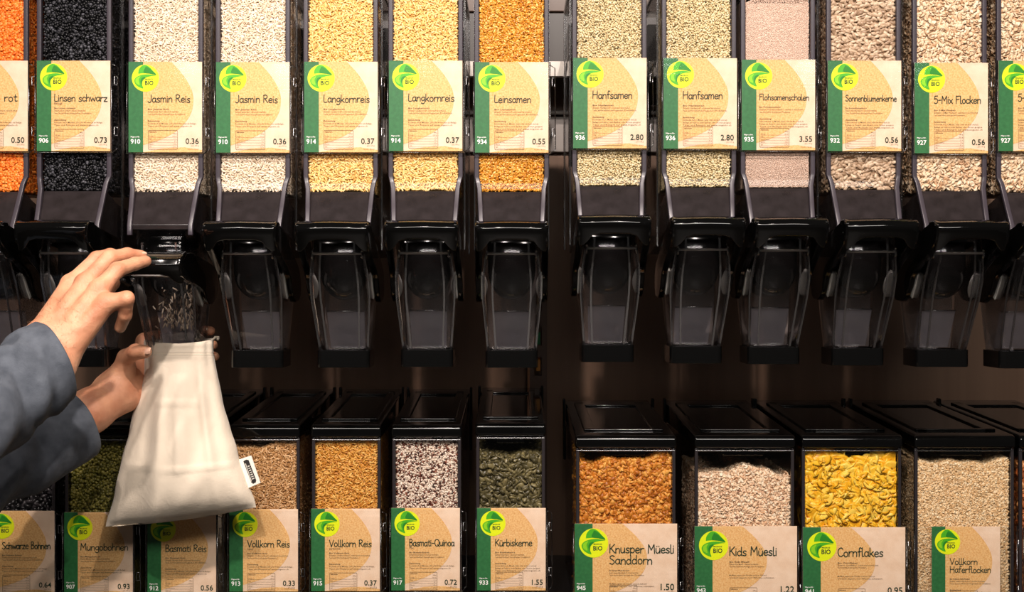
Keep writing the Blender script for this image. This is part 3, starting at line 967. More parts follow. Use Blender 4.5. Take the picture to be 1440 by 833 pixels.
def handle_part(root, press=0.0):
    piv = Vector((0, .080, zl(10)))
    R = Matrix.Rotation(math.radians(press), 3, 'X')

    def T(p):
        return tuple(R @ (Vector(p) - piv) + piv)
    # arms and top bar as one yoke: cross sections along x
    arm = [(-99, 97), (-84, 100), (-60, 98), (25, 68), (88, 45), (109, 24), (110, 4), (98, -6), (62, -8), (36, 0), (12, 27), (-50, 52), (-92, 69), (-100, 75)]
    mb = MB()
    bk = spline([(-64, 97), (-25, 88), (25, 68), (65, 53), (95, 39), (110, 21), (108, 3), (92, -7)], 3)
    ft = spline([(-103, 95), (-97, 72), (-60, 56), (-20, 41), (10, 27), (26, 11), (42, -2), (64, -9)], 3)
    for s in (-1, 1):
        r = []
        for (by_, bz_), (fy_, fz_) in zip(bk, ft):
            xi = 36.0 + 7.2 * min(1, max(0, (90 - fz_) / 66))
            xb = min(xi + 4, 46)
            xo = 48.5 + 3.0 * min(1, max(0, (95 - fz_) / 70))
            r.append([T((s * xi * mm, fy_ * mm, zl(fz_))), T((s * xo * mm, fy_ * mm, zl(fz_))), T((s * xo * mm, by_ * mm, zl(bz_))), T((s * xb * mm, by_ * mm, zl(bz_)))])
        mb.loft(r, smooth=True)
    bar = [(-101, 75), (-107, 82), (-109, 91), (-104, 98), (-92, 101.5), (-72, 101.5), (-64, 98), (-66, 93), (-82, 90), (-94, 84), (-97, 76)]
    r = []
    for x in (-49.5, -47, -42, -36, -30, -20, 0, 20, 30, 36, 42, 47, 49.5):
        q = abs(x) / 49.5
        lift = 1.8 * q ** 6 - 2.0 * q * q
        e_ = min(1, max(0, (q - .52) / .34))
        sm = e_ * e_ * (3 - 2 * e_)
        drop = -26 * sm if q < .97 else -2
        row = []
        for a, b in bar:
            t = max(0, (82 - b) / 12)
            zz = b + lift + drop * t
            yy = a + 5 * q ** 3 + 14 * sm * t
            if q > .96:
                zz = 98 + (zz - 98) * .35
                yy = -88 + (yy + 88) * .7
            row.append(T((x * mm, yy * mm, zl(zz))))
        r.append(row)
    mb.loft(r, smooth=False)
    o = mb.build('handle', M['black_gloss'], root, .0018, 3)
    for s in (-1, 1):
        pts = []
        pr = []
        for k in range(13):
            t = k / 12
            a = (8 + 30 * t, 30 - 34 * t)
            wd = 9.0 * math.sin(math.pi * min(1, .12 + .80 * t)) ** .8
            c = (a[0], a[1])
            pr.append([T((s * (42.6 - wd) * mm, (c[0] + 2) * mm, zl(c[1]))), T((s * 43.5 * mm, (c[0] - 3.5) * mm, zl(c[1] - 2))), T((s * 44 * mm, (c[0] + 8) * mm, zl(c[1] + 5))), T((s * (42.6 - wd * .6) * mm, (c[0] + 8) * mm, zl(c[1] + 4)))])
        p = MB().loft(pr).build('rubber_pad', M['pad'], o, .0015, 2)
        tag(p, 'pale grey rubber pad')
    # gate rod between the chute walls
    MB().tube([T((x * mm, -41 * mm, zl(58 + press * .1))) for x in (-34, 34)], 1.5 * mm, 10).build('gate_rod', M['steel'], root)
    # clear bosses where the rod ends
    for s in (-1, 1):
        MB().tube([T((s * 33 * mm, -37 * mm, zl(57))), T((s * 36 * mm, -37 * mm, zl(57)))], 6.5 * mm, 12).build('rod_boss', M['clear_rim'], root)
    return o


def sleeve_parts(root, W, H, loc):
    """clear card sleeve with small clips; loc = card's top left corner"""
    x, y, z = loc
    e = 2.2 * mm
    mb = MB()
    mb.box(x - e, x + W * mm + e, y - .0042, y - .0036, z - H * mm - e, z + .001)
    mb.build('label_sleeve', M['clear_holder'], root)
    rim = MB()
    pts = [(x - e, y - .002, z), (x - e, y - .002, z - H * mm - e), (x + W * mm + e, y - .002, z - H * mm - e), (x + W * mm + e, y - .002, z)]
    rim.tube(pts, .0009, 6)
    rx = x + W * mm + e
    rim.tube([(rx, y, z - .004), (rx + .007, y + .004, z - .008), (rx + .008, y + .006, z - H * mm + .006), (rx, y, z - H * mm - e)], .0008, 6)
    for cz in (z - .028, z - H * mm + .028):
        rim.tube([(rx + .003, y + .001, cz - .006), (rx + .007, y + .003, cz - .006), (rx + .007, y + .003, cz + .006), (rx + .003, y + .001, cz + .006)], .001, 6, closed=True)
    rim.build('sleeve_clip', M['clear_rim'], root)


M['reflection_plate'] = frosted('reflection_grey', (205, 202, 212), .40)
for _m in (M['reflection_plate'],):
    _nt = _m.node_tree
    _tc = _nt.nodes.new('ShaderNodeTexCoord'); _mp = _nt.nodes.new('ShaderNodeMapping'); _mp.inputs['Scale'].default_value = (1, 1, .12)
    _n = _nt.nodes.new('ShaderNodeTexNoise'); _n.inputs['Scale'].default_value = 70; _n.inputs['Detail'].default_value = 3
    _b = _nt.nodes.new('ShaderNodeBump'); _b.inputs['Strength'].default_value = .8; _b.inputs['Distance'].default_value = .004
    _nt.links.new(_tc.outputs['Object'], _mp.inputs['Vector']); _nt.links.new(_mp.outputs['Vector'], _n.inputs['Vector'])
    _nt.links.new(_n.outputs['Fac'], _b.inputs['Height']); _nt.links.new(_b.outputs['Normal'], _nt.nodes['Principled BSDF'].inputs['Normal'])
M['back'] = frosted('back_wall_sheen', (196, 182, 176), .36)  # pale tint stands in for reflections inside the chute
M['bowl'] = simple('dark_rotor_plastic', (15, 13, 13), 0.12, spec=0.6)

# ------------------------------------------------------------------ structure
M['facing_dark'] = simple('dark_facing', (44, 35, 30), .45)
S = lambda o: tag(o, kind='structure')
WY = 0.66
S(MB().box(-2.2, 2.2, WY, WY + .03, 0, 2.6).build('wall_back', M['wall']))
S(MB().box(-2.2, 2.2, -2.6, WY, -.02, 0).build('floor', M['floor']))
# grey facing behind the upper row, in two strips with a joint, and the lighter strip near the top edge
for a, b, nm_, mt in ((338, 346, 'trim_1', 'panel_grey'), (268, 334, 'trim_2', 'panel_grey'), (530, 600, 'trim_3', 'post'), (432, 528, 'trim_5', 'facing_dark')):
    S(MB().box(-2.2, 2.2, WY - .012, WY, CZ + a * mm, CZ + b * mm).build(nm_, M[mt], None, .002, 1))
o = MB().prism_x([(.52, CZ + .390), (.52, CZ + .416), (.535, CZ + .418), (.66, CZ + .418), (.66, CZ + .412), (.54, CZ + .412), (.54, CZ + .390)], -1.35, 1.35).build('mounting_rail', M['rail'])
tag(o, 'long grey metal rail that the upper dispensers hang from', 'rail')
o = MB().box(-1.35, 1.35, .592, .612, CZ - .62, CZ - .595).box(-1.35, 1.35, .60, WY, CZ - .60, CZ - .595).build('mounting_rail', M['post'], None, .002, 1)
tag(o, 'dark support rail behind the lower scoop bins', 'rail')
# shelf that carries the scoop bins
S(MB().box(-1.35, 1.35, .10, WY, CZ - .505, CZ - .485).build('trim_4', M['black_matt'], None, .002))


def upright(px, label):
    Y = .60
    X = P(px, 416, Y).x
    mb = MB()
    hw = .016
    zt, zb = CZ + .62, 0.0
    # slotted face: two rails joined by bridges
    mb.box(X - hw, X - .0085, Y, Y + .03, zb, zt).box(X + .0065, X + hw, Y, Y + .03, zb, zt)
    z = zb
    while z < zt:
        mb.box(X - .0085, X + .0065, Y, Y + .03, z, min(z + .022, zt))
        z += .056
    o = mb.build('shelving_upright', M['post'])
    return tag(o, label, 'shelving upright')


upright(757, 'brown slotted steel upright in the gap between the two rows of dispensers')
# thin lighter post edge beside it
o = MB().box(.0285, .0325, .597, .632, 0, CZ + .3).build('cable_cover', simple('copper_brown_strip', (150, 104, 72), .4, .4))
tag(o, 'thin copper brown strip running down beside the slotted upright', 'strip')
# coloured cards seen through the slots
for k, (py, h_, c, nm_) in enumerate(((436, 16, (190, 184, 178), 'pale grey'), (475, 17, (20, 130, 70), 'green'), (511, 20, (214, 142, 52), 'orange'), (547, 18, (190, 190, 172), 'whitish'))):
    a = P(757, py - h_ / 2, .625)
    b = P(757, py + h_ / 2, .625)
    o = MB().box(a.x - .004, a.x + .0035, .612, .618, b.z, a.z).build('shelf_tab', simple('tab_' + nm_.replace(' ', '_'), c, .5))
    tag(o, f'small {nm_} tab showing in a slot of the brown upright', 'tab')
# ------------------------------------------------------------------ upper row
LW, LH = 103, 127
# centre px, height shift mm, card left px, card top py, food, title, title width, number, price, sub, print, label of the dispenser, label of the food
UP = [
    (-13, 0, -64, 85, 'red_lentil', 'Linsen rot', 62, '904', '0.50', '', 'cook', 'clear gravity dispenser of orange red lentils, cut by the photo edge', 'orange red lentils filling the dispenser beside the black lentils'),
    (104, 1, 52, 85, 'black_lentil', 'Linsen schwarz', 75, '906', '0.73', 'Beluga', 'cook', 'clear gravity dispenser of shiny black lentils, card number 906', 'tiny shiny black lentils filling an upper dispenser'),
    (233, 0, 181, 86.5, 'jasmine_rice', 'Jasmin Reis', 60, '910', '0.36', '', 'cook', 'white jasmine rice dispenser with its black handle pressed down by a hand', 'white jasmine rice in the dispenser whose handle is pressed down'),
    (355.5, 0, 304, 87, 'jasmine_rice', 'Jasmin Reis', 60, '910', '0.36', '', 'cook', 'white jasmine rice dispenser with raised handle, next to the golden long grain rice', 'white jasmine rice in the dispenser with a raised handle'),
    (479, 0, 428, 86.5, 'long_grain_rice', 'Langkornreis', 65, '914', '0.37', '', 'cook', 'golden long grain rice dispenser standing beside the white jasmine rice', 'golden long grain rice in the dispenser beside the white jasmine rice'),
    (598.5, 1, 547, 85, 'long_grain_rice', 'Langkornreis', 65, '914', '0.37', '', 'cook', 'golden long grain rice dispenser standing beside the golden linseed', 'golden long grain rice in the dispenser beside the linseed'),
    (719.5, 0, 668, 87, 'golden_linseed', 'Leinsamen', 52, '934', '0.55', '', 'eat', 'clear dispenser of golden brown linseed, card number 934', 'golden brown linseed filling an upper dispenser'),
    (857, 8, 806, 81, 'hulled_hemp_seed', 'Hanfsamen', 56, '936', '2.80', '', 'eat', 'hemp seed dispenser beside the wide gap with the slotted upright', 'speckled cream hemp seed in the dispenser beside the wide gap'),
    (983, 6, 933, 81.5, 'hulled_hemp_seed', 'Hanfsamen', 56, '936', '2.80', '', 'eat', 'hemp seed dispenser next to the pinkish beige psyllium husk dispenser', 'speckled cream hemp seed in the dispenser next to the psyllium husk'),
    (1094, 5, 1043, 83.5, 'psyllium_husk', 'Flohsamenschalen', 70, '935', '3.55', '', 'eat', 'clear dispenser of fine pinkish beige psyllium husk, card number 935', 'fine pinkish beige psyllium husk with a domed top'),
    (1214.5, 3, 1164, 85, 'sunflower_seed', 'Sonnenblumenkerne', 72, '932', '0.56', '', 'eat', 'clear dispenser of grey beige sunflower kernels, card number 932', 'grey beige sunflower kernels filling an upper dispenser'),
    (1335.5, 1, 1286, 88, 'grain_flakes', '5-Mix Flocken', 66, '927', '0.56', '', 'eat', 'five grain flake dispenser beside the sunflower kernels, whole card in view', 'pale grain flakes in the dispenser beside the sunflower kernels'),
    (1454, -1, 1404, 85, 'grain_flakes', '5-Mix Flocken', 66, '927', '0.56', '', 'eat', 'five grain flake dispenser at the end of the row, cut by the photo edge', 'pale grain flakes in the dispenser cut by the photo edge'),
]
GU = 'gravity dispensers in the upper row'
proto = None
fills = {}
DISP = []
for i, (cx, dz, lx, ly, fd, title, tw, num, price, sub, fine, lab, flab) in enumerate(UP):
    base = Vector((P(cx, 416, 0).x, 0, CZ + (dz - Z0) * mm))
    root = thing('bulk_food_dispenser', base, lab, 'dispenser', GU)
    DISP.append(root)
    if proto is None:
        hopper_parts(root)
        chute_parts(root)
        proto = list(root.children)
        hp = handle_part(root, 0)
        proto_h = [c for c in root.children if c not in proto]
        sleeve_parts(root, LW, LH, (-LW / 2 * mm, -.004, zl(331)))
        proto_s = [c for c in root.children if c not in proto and c not in proto_h]
    else:
        for c in proto:
            if i == 2 and c.name.startswith('outlet_collar'):
                continue                     # this outlet is pushed into the bag
            copy_part(c, root)
        if i == 2:
            handle_part(root, 14.5)
        else:
            for c in proto_h:
                copy_part(c, root)
        for c in proto_s:
            q = copy_part(c, root)
    # this dispenser's own card, at the place the photo shows it
    lp = P(lx, ly, -.004) - base
    card = make_label(root, LW, LH, (lp.x, -.0045, lp.z), title, num, price, sub, tw, fine, 10.5 if tw < 69 else (10.0 if tw > 74 else 8.6))
    dx, dzz = lp.x + LW / 2 * mm, lp.z - zl(331)
    for c in root.children:
        if c.name.startswith(('label_sleeve', 'sleeve_clip')):
            c.location = (dx, 0, dzz)
    # the food inside
    if fd not in fills:
        kd, mt = FOOD[fd]
        top = 420 if fd == 'psyllium_husk' else 436
        fills[fd] = fill_mesh(fd, kd, mt, .0445, .0045, .16, zl(148.5), zl(top), (zl(212), zl(322)), 0, 1, .012 if fd == 'psyllium_husk' else 0)
    food(fd, fills[fd], base, flab)

# ------------------------------------------------------------------ lower row: scoop bins (origin at bottom front, on the shelf)
BY = .14
BZ = CZ - .485


def bin_parts(root, hw, zlid, H, rise=22):
    """hw half width mm; zlid height of the lid's lower front edge above the shelf, mm"""
    D = 440
    x = hw
    b = MB()
    v = []
    t = 2.2
    for s in (-1, 1):
        b.box(*(sorted((s * x * mm, s * (x - t) * mm))), 3 * mm, D * mm, 2 * mm, zlid * mm)
    b.box(-x * mm, x * mm, (D - t) * mm, D * mm, 2 * mm, zlid * mm)
    b.box(-x * mm, x * mm, 0.6 * mm, 3 * mm, 2 * mm, zlid * mm)
    b.build('bin_body', M['clear'], root)
    MB().box(-x * mm, x * mm, 0, D * mm, 0, 3 * mm).build('bin_bottom', M['black'], root, .001, 1)
    for s in (-1, 1):
        MB().box(*(sorted((s * (x + .3) * mm, s * (x - 4.6) * mm))), -.6 * mm, 6 * mm, 2 * mm, (zlid - 1) * mm).build('corner_edge', M['edge2'], root, .0012, 2)
    MB().box(-x * mm, x * mm, -.8 * mm, 3 * mm, (zlid - 6) * mm, (zlid - 3.5) * mm).build('front_rim', M['clear_rim'], root, .0008, 2)
    # lid: rounded lip in front, rising to the hinge behind
    lx = x + 1.4
    poly = [(-4, zlid - 1), (-6, zlid + 3), (-6, zlid + 12), (-3, zlid + 17.5), (4, zlid + 19.5), (D - 40, zlid + 19.5 + rise), (D - 8, zlid + 19.5 + rise + 2), (D + 4, zlid + 15 + rise), (D + 4, zlid + 4), (6, zlid - 1)]
    o = MB().prism_x([(a * mm, c * mm) for a, c in poly], -lx * mm, lx * mm).build('lid', M['black_gloss'], root, .0035, 3)

    def top(y):
        return zlid + 19.5 + rise * (y - 4) / (D - 44)
    # moulded panel on the lid: raised frame round a long recess
    fr = MB()
    q = lx * .80
    for x0, x1, y0, y1 in ((-q, -q * .72, 40, D - 60), (q * .72, q, 40, D - 60), (-q, q, 40, 52), (-q, q, D - 95, D - 60)):
        fr.add([(x0 * mm, y0 * mm, (top(y0) - 1) * mm), (x1 * mm, y0 * mm, (top(y0) - 1) * mm), (x1 * mm, y1 * mm, (top(y1) - 1) * mm), (x0 * mm, y1 * mm, (top(y1) - 1) * mm),
                (x0 * mm, y0 * mm, (top(y0) + 3) * mm), (x1 * mm, y0 * mm, (top(y0) + 3) * mm), (x1 * mm, y1 * mm, (top(y1) + 3) * mm), (x0 * mm, y1 * mm, (top(y1) + 3) * mm)],
               [(0, 3, 2, 1), (4, 5, 6, 7), (0, 1, 5, 4), (1, 2, 6, 5), (2, 3, 7, 6), (3, 0, 4, 7)])
    fr.build('lid_panel', M['black'], o, .0012, 2)
    # latch under the lid's front
    MB().prism_x([(14 * mm, (zlid - 14) * mm), (14 * mm, (zlid - 1) * mm), (60 * mm, (zlid - 1) * mm), (40 * mm, (zlid - 14) * mm)], -x * .42 * mm, x * .42 * mm).build('lid_latch', M['black'], o, .002, 2)
    # hinge frame up at the back
    for s in (-1, 1):
        hb = MB().prism_x([((D - 75) * mm, (zlid - 60) * mm), ((D - 40) * mm, (zlid - 60) * mm), ((D - 40) * mm, (zlid + 28 + rise) * mm), ((D - 58) * mm, (zlid + 28 + rise) * mm), ((D - 62) * mm, (zlid - 2) * mm), ((D - 75) * mm, (zlid - 6) * mm)], *(sorted((s * (lx + .5) * mm, s * (lx + 5) * mm))))
        hb.build('hinge', M['black'], root, .0015, 2)


M['edge2'] = simple('dark_grey_plastic_edge', (44, 40, 42), 0.15, spec=0.7)
# centre px, half width mm, lid top edge py, card (left px, top py, W, H, kind), food, top of food py, ...
LOWR = [
    (29, 51.5, 596, (-19, 718, 103, 125), 'black_bean', 640, 'Schwarze Bohnen', 73, '905', '0.64', '', 'cook', 'narrow scoop bin of black beans, partly under the denim sleeves', 'black beans in the shaded bin below the denim sleeves'),
    (140, 51.5, 596, (91, 720, 103, 125), 'mung_bean', 612, 'Mungobohnen', 72, '907', '0.93', '', 'cook', 'narrow scoop bin of green mung beans, half behind the cotton bag', 'round green mung beans partly hidden by the cotton bag'),
    (257, 51.5, 596, (208, 722, 103, 125), 'basmati_rice', 640, 'Basmati Reis', 62, '912', '0.56', '', 'cook', 'narrow scoop bin of basmati rice right behind the cotton bag', 'pale basmati rice in the bin behind the cotton bag'),
    (373, 51.5, 596, (323, 715.5, 103, 124), 'brown_rice', 626, 'Vollkorn Reis', 64, '913', '0.33', 'natur', 'cook', 'narrow scoop bin of brown rice beside the cotton bag, card number 913', 'light brown rice in the bin beside the cotton bag'),
    (487, 51.5, 596, (438, 715, 103, 124), 'parboiled_brown_rice', 624, 'Vollkorn Reis', 64, '915', '0.37', 'parboiled', 'cook', 'narrow scoop bin of golden parboiled brown rice, card number 915', 'golden parboiled brown rice, tag 915, left of the quinoa mix'),
    (600, 51.5, 595, (550.5, 714, 103, 124), 'basmati_quinoa_mix', 620, 'Basmati-Quinoa', 68, '917', '0.72', 'Mix', 'cook', 'narrow scoop bin of red, black and white quinoa mix, card number 917', 'red, white and black quinoa mix in a lower bin'),
    (718, 51.5, 593.5, (671, 714, 103, 124), 'pumpkin_seed', 640, 'Kürbiskerne', 56, '933', '1.55', '', 'eat', 'narrow scoop bin of dark green pumpkin seeds, last before the wide bins', 'dark green pumpkin seeds in a lower bin'),
    (880, 74.5, 611, (808, 736, 154, 122), 'crunchy_muesli', 648, ['Knusper Müesli', 'Sanddorn'], [98, 65], '945', '1.50', '', 'cereal', 'wide scoop bin of orange brown crunchy muesli clusters', 'orange brown crunchy muesli clusters in a wide bin'),
    (1047, 74.5, 613, (976.5, 739.5, 154, 122), 'kids_muesli', 668, 'Kids Müesli', 72, '943', '1.22', '', 'cereal', 'wide scoop bin of pale beige flake muesli between crunchy muesli and cornflakes', 'pale beige muesli flakes filling half a wide bin'),
    (1197.5, 74.5, 611, (1128.5, 741, 154, 122), 'cornflakes', 648, 'Cornflakes', 69, '941', '0.95', '', 'cereal', 'wide scoop bin of large yellow cornflakes', 'large yellow cornflakes in a wide bin'),
    (1356, 74.5, 611, (1309.5, 740, 103, 125), 'rolled_oats', 650, ['Vollkorn', 'Haferflocken'], [42, 62], '922', '0.28', '', 'eat', 'wide scoop bin of small beige rolled oats with a narrow card', 'small beige rolled oats in a wide bin'),
    (1503, 74.5, 611, (1440, 741, 154, 122), 'dried_fruit_muesli', 655, 'Früchte Müesli'.replace('F', 'F'), 80, '944', '1.30', '', 'cereal', 'wide scoop bin cut off by the photo edge beside the rolled oats', 'brownish orange muesli in the bin cut off by the photo edge'),
]
GL_ = 'scoop bins in the lower row'
kb = (2 + BY) / 2.0
pl, pr = None, None
for i, (cx, hw, lidpy, card, fd, toppy, title, tw, num, price, sub, fine, lab, flab) in enumerate(LOWR):
    big = card[2] > 120
    base = Vector((P(cx, 416, BY).x, BY, BZ))
    root = thing('scoop_bin', base, lab, 'bin', GL_)
    zlid = 485 + (416 - lidpy) * kb - 19.5
    src = pr if hw > 60 else pl
    if src is None or abs(src[1] - zlid) > 2.5:
        bin_parts(root, hw, zlid, 0, 22 if hw < 60 else 18)
        if hw > 60:
            pr = (root, zlid)
        else:
            pl = (root, zlid)
        first = True
    else:
        for c in list(src[0].children):
            if c.name.startswith(('product_label', 'label_sleeve', 'sleeve_clip')):
                continue
            copy_part(c, root)
    lp = P(card[0], card[1], BY) - base
    W, H = card[2], card[3]
    if fd == 'rolled_oats':
        # wide sleeve with a narrow card in it
        sp = P(1287, 739, BY) - base
        sleeve_parts(root, 150, H, (sp.x, -.0015, sp.z))
    else:
        sleeve_parts(root, W, H, (lp.x, -.0015, lp.z))
    cap = (13 if big else (9.5 if isinstance(title, list) else (10.3 if tw < 69 or i < 3 else 8.8)))
    if i < 11:
        make_label(root, W, H, (lp.x, -.0022, lp.z), title, num, price, sub, tw, fine, cap, 22 if big else 19, big)
    z1 = (485 + (416 - toppy) * kb) * mm
    hid = None if fd == 'rolled_oats' else (.04, lp.z - .008)
    kd, mt = FOOD[fd]
    me = fill_mesh(fd, kd, mt, (hw - 5.5) * mm, .0075, .20, .006, z1, hid, .004 if not big else .006, i * 1.7 + .4, 0)
    food(fd, me, base, flab)
# ------------------------------------------------------------------ smooth bodies from blended capsules
def surface_nets(f, org, h):
    nx, ny, nz = f.shape
    ins = f < 0
    c = np.zeros((nx - 1, ny - 1, nz - 1), np.int8)
    for dx in (0, 1):
        for dy in (0, 1):
            for dz in (0, 1):
                c += ins[dx:nx - 1 + dx, dy:ny - 1 + dy, dz:nz - 1 + dz]
    act = (c > 0) & (c < 8)
    ids = -np.ones(act.shape, int)
    I, J, K = np.where(act)
    ids[I, J, K] = np.arange(len(I))
    acc = np.zeros((len(I), 3))
    cnt = np.zeros(len(I))
    cs = [(a, b, d) for a in (0, 1) for b in (0, 1) for d in (0, 1)]
    for p in cs:
        for ax in range(3):
            if p[ax]:
                continue
            q = list(p)
            q[ax] = 1
            fa = f[I + p[0], J + p[1], K + p[2]]
            fb = f[I + q[0], J + q[1], K + q[2]]
            m = (fa < 0) != (fb < 0)
            t = np.where(m, fa / np.where(m, fa - fb, 1), 0)
            pos = np.tile(np.array(p, float), (len(I), 1))
            pos[:, ax] += t
            acc[m] += pos[m]
            cnt[m] += 1
    V = (np.stack([I, J, K], 1) + acc / cnt[:, None]) * h + org
    F = []
    for ax in range(3):
        o1, o2 = [(1, 2), (2, 0), (0, 1)][ax]
        sl0 = [slice(None)] * 3
        sl1 = [slice(None)] * 3
        sl0[ax] = slice(0, -1)
        sl1[ax] = slice(1, None)
        a, b = ins[tuple(sl0)], ins[tuple(sl1)]
        E = np.stack(np.where(a != b), 1)
        E = E[(E[:, o1] > 0) & (E[:, o2] > 0) & (E[:, o1] < f.shape[o1] - 1) & (E[:, o2] < f.shape[o2] - 1)]

        def cell(d1, d2):
            q = E.copy()
            q[:, o1] += d1
            q[:, o2] += d2
            return ids[q[:, 0], q[:, 1], q[:, 2]]
        quad = np.stack([cell(-1, -1), cell(0, -1), cell(0, 0), cell(-1, 0)], 1)
        fl = ~a[E[:, 0], E[:, 1], E[:, 2]]
        quad[fl] = quad[fl][:, ::-1]
        F.append(quad)
    return V, np.concatenate(F)


def sdf_body(prims, h, cuts=()):
    """prims: (p, q, rp, rq, k, squash axis or None, squash)"""
    pts = np.array([list(p[0]) for p in prims] + [list(p[1]) for p in prims])
    R = max(max(p[2], p[3]) for p in prims) + .012
    lo, hi = pts.min(0) - R, pts.max(0) + R
    n = np.ceil((hi - lo) / h).astype(int) + 1
    X = [lo[i] + np.arange(n[i]) * h for i in range(3)]
    G = np.stack(np.meshgrid(*X, indexing='ij'), -1)
    D = np.full(tuple(n), 1.0)
    for pr_ in prims:
        p, q, rp, rq, k = pr_[:5]
        p, q = np.array(p), np.array(q)
        bl = np.maximum(0, np.floor((np.minimum(p, q) - max(rp, rq) - k - .02 - lo) / h).astype(int))
        bh = np.minimum(n, np.ceil((np.maximum(p, q) + max(rp, rq) + k + .02 - lo) / h).astype(int))
        s = tuple(slice(a, b) for a, b in zip(bl, bh))
        g = G[s]
        d = q - p
        t = np.clip(((g - p) @ d) / (d @ d + 1e-12), 0, 1)
        off = g - (p + t[..., None] * d)
        if len(pr_) > 5:
            ax = np.array(pr_[5], float)
            ax /= np.linalg.norm(ax)
            al = off @ ax
            off = off + (al * (pr_[6] - 1))[..., None] * ax
        dist = np.linalg.norm(off, axis=-1) - (rp + (rq - rp) * t)
        o = D[s]
        hh = np.clip(.5 + .5 * (o - dist) / k, 0, 1)
        D[s] = o * (1 - hh) + dist * hh - k * hh * (1 - hh)
    for (p, r, k) in cuts:                  # creases
        g = G - np.array(p)
        dist = r - np.linalg.norm(g, axis=-1)
        hh = np.clip(.5 - .5 * (D - dist) / k, 0, 1)
        D = D * (1 - hh) + dist * hh + k * hh * (1 - hh)
    return surface_nets(D, lo, h)


def chain(pts, rad, k, **kw):
    return [(pts[i], pts[i + 1], rad[i] * mm, rad[i + 1] * mm, k * mm) for i in range(len(pts) - 1)]


# ---- the right hand pressing the handle
up = []
wA, wB = P(56, 478, -.25), P(86, 502, -.245)
mI, mM, mR, mP = P(100, 400, -.185), P(120, 399, -.207), P(140, 407, -.224), P(150, 427, -.236)
up += [(P(-90, 616, -.365), P(50, 512, -.262), .026, .028, .012), (P(-80, 622, -.362), P(76, 516, -.258), .026, .025, .012)]
up += [(P(60, 505, -.262), wA, .026, .0215, .01), (P(76, 512, -.26), wB, .025, .0205, .01)]
up += [(wA, mI, .0200, .0118, .010), (P(66, 486, -.25), mM, .020, .0118, .010), (P(80, 490, -.25), mR, .019, .0118, .010), (wB, mP, .0195, .0112, .010)]
up += [(P(92, 450, -.215), P(125, 425, -.20), .016, .014, .012)]
up += chain([mI, P(136, 363.5, -.165), P(155, 358, -.145), P(171, 360, -.128)], [11.6, 9.6, 8.4, 7.2], 3.5)
up += chain([mM, P(153, 363, -.192), P(179, 357.5, -.165), P(199, 359.5, -.146)], [11.8, 9.8, 8.6, 7.4], 3.5)
up += chain([mR, P(165, 379, -.208), P(190, 370.5, -.180), P(205, 367, -.163)], [11.6, 9.8, 8.4, 7.4], 3.5)
up += chain([mP, P(178, 419.5, -.240), P(176, 443, -.226), P(169, 460, -.212)], [11.4, 9.6, 8.3, 7.4], 3.0)
# knuckle swellings
for q, r in ((mI, .0125), (mM, .0128), (mR, .0126), (mP, .0120)):
    e = Vector((0, -.001, .001))
    up.append((q + e, q + e + Vector((.002, 0, .001)), r, r * .95, .006))
# tendons over the back of the hand
for a_, b_, ra_ in ((wA, mI, .0125), (P(66, 486, -.25), mM, .0128), (P(80, 490, -.25), mR, .0124), (wB, mP, .012)):
    e = Vector((-.002, -.0085, .0035))
    up.append((a_.lerp(b_, .45) + e, b_ + e * .35, .0085, .0098, .004))
# thumb, on the far side under the palm
up += chain([P(96, 452, -.20), P(124, 430, -.165), P(146, 412, -.142), P(160, 398, -.128)], [15, 12, 10, 8.5], 8)
V1, F1 = sdf_body(up, .0016)

# ---- the left hand holding the bag's mouth
lo_ = []
lo_ += [(P(-70, 690, -.17), P(70, 615, -.04), .032, .034, .012), (P(70, 615, -.04), P(128, 577, .005), .036, .030, .012),
        (P(128, 577, .005), P(163, 555, .035), .030, .028, .012)]
lo_ += [(P(163, 553, .035), P(198, 545, .085), .027, .020, .014), (P(160, 550, .035), P(196, 512, .080), .024, .018, .014), (P(180, 552, .055), P(196, 528, .085), .023, .018, .014)]
# ball of the thumb
lo_ += [(P(156, 545, .028), P(176, 516, .030), .021, .0155, .010)]
lo_ += chain([P(168, 530, .030), P(177, 503, .018), P(191, 494.5, -.004), P(204, 494.5, -.010)], [15.5, 12.2, 10.9, 9.6], 4)
for pts in ([P(203, 480, .100), P(232, 468, .139), P(272, 465, .141), P(296, 465, .117)],
            [P(203, 497, .105), P(236, 485, .142), P(277, 483, .143), P(300, 485, .113)],
            [P(203, 514, .105), P(238, 501, .141), P(279, 499, .141), P(302, 501, .113)],
            [P(202, 531, .100), P(235, 517, .139), P(268, 515, .141), P(287, 515, .134)]):
    lo_ += chain(pts, [10.5, 9.2, 8.2, 7.0], 3.0)
    lo_ += [(P(196, 525, .085), pts[0], .014, .011, .010)]
V2, F2 = sdf_body(lo_, .0016)


def smooth_pass(V, F, it=2, lam=.5):
    e = np.concatenate([F[:, [0, 1]], F[:, [1, 2]], F[:, [2, 3]], F[:, [3, 0]]])
    for k in range(it):
        s = np.zeros_like(V)
        c = np.zeros(len(V))
        np.add.at(s, e[:, 0], V[e[:, 1]])
        np.add.at(c, e[:, 0], 1)
        np.add.at(s, e[:, 1], V[e[:, 0]])
        np.add.at(c, e[:, 1], 1)
        V = V + lam * (s / c[:, None] - V)
    return V


V1, V2 = smooth_pass(V1, F1, 3), smooth_pass(V2, F2, 3)

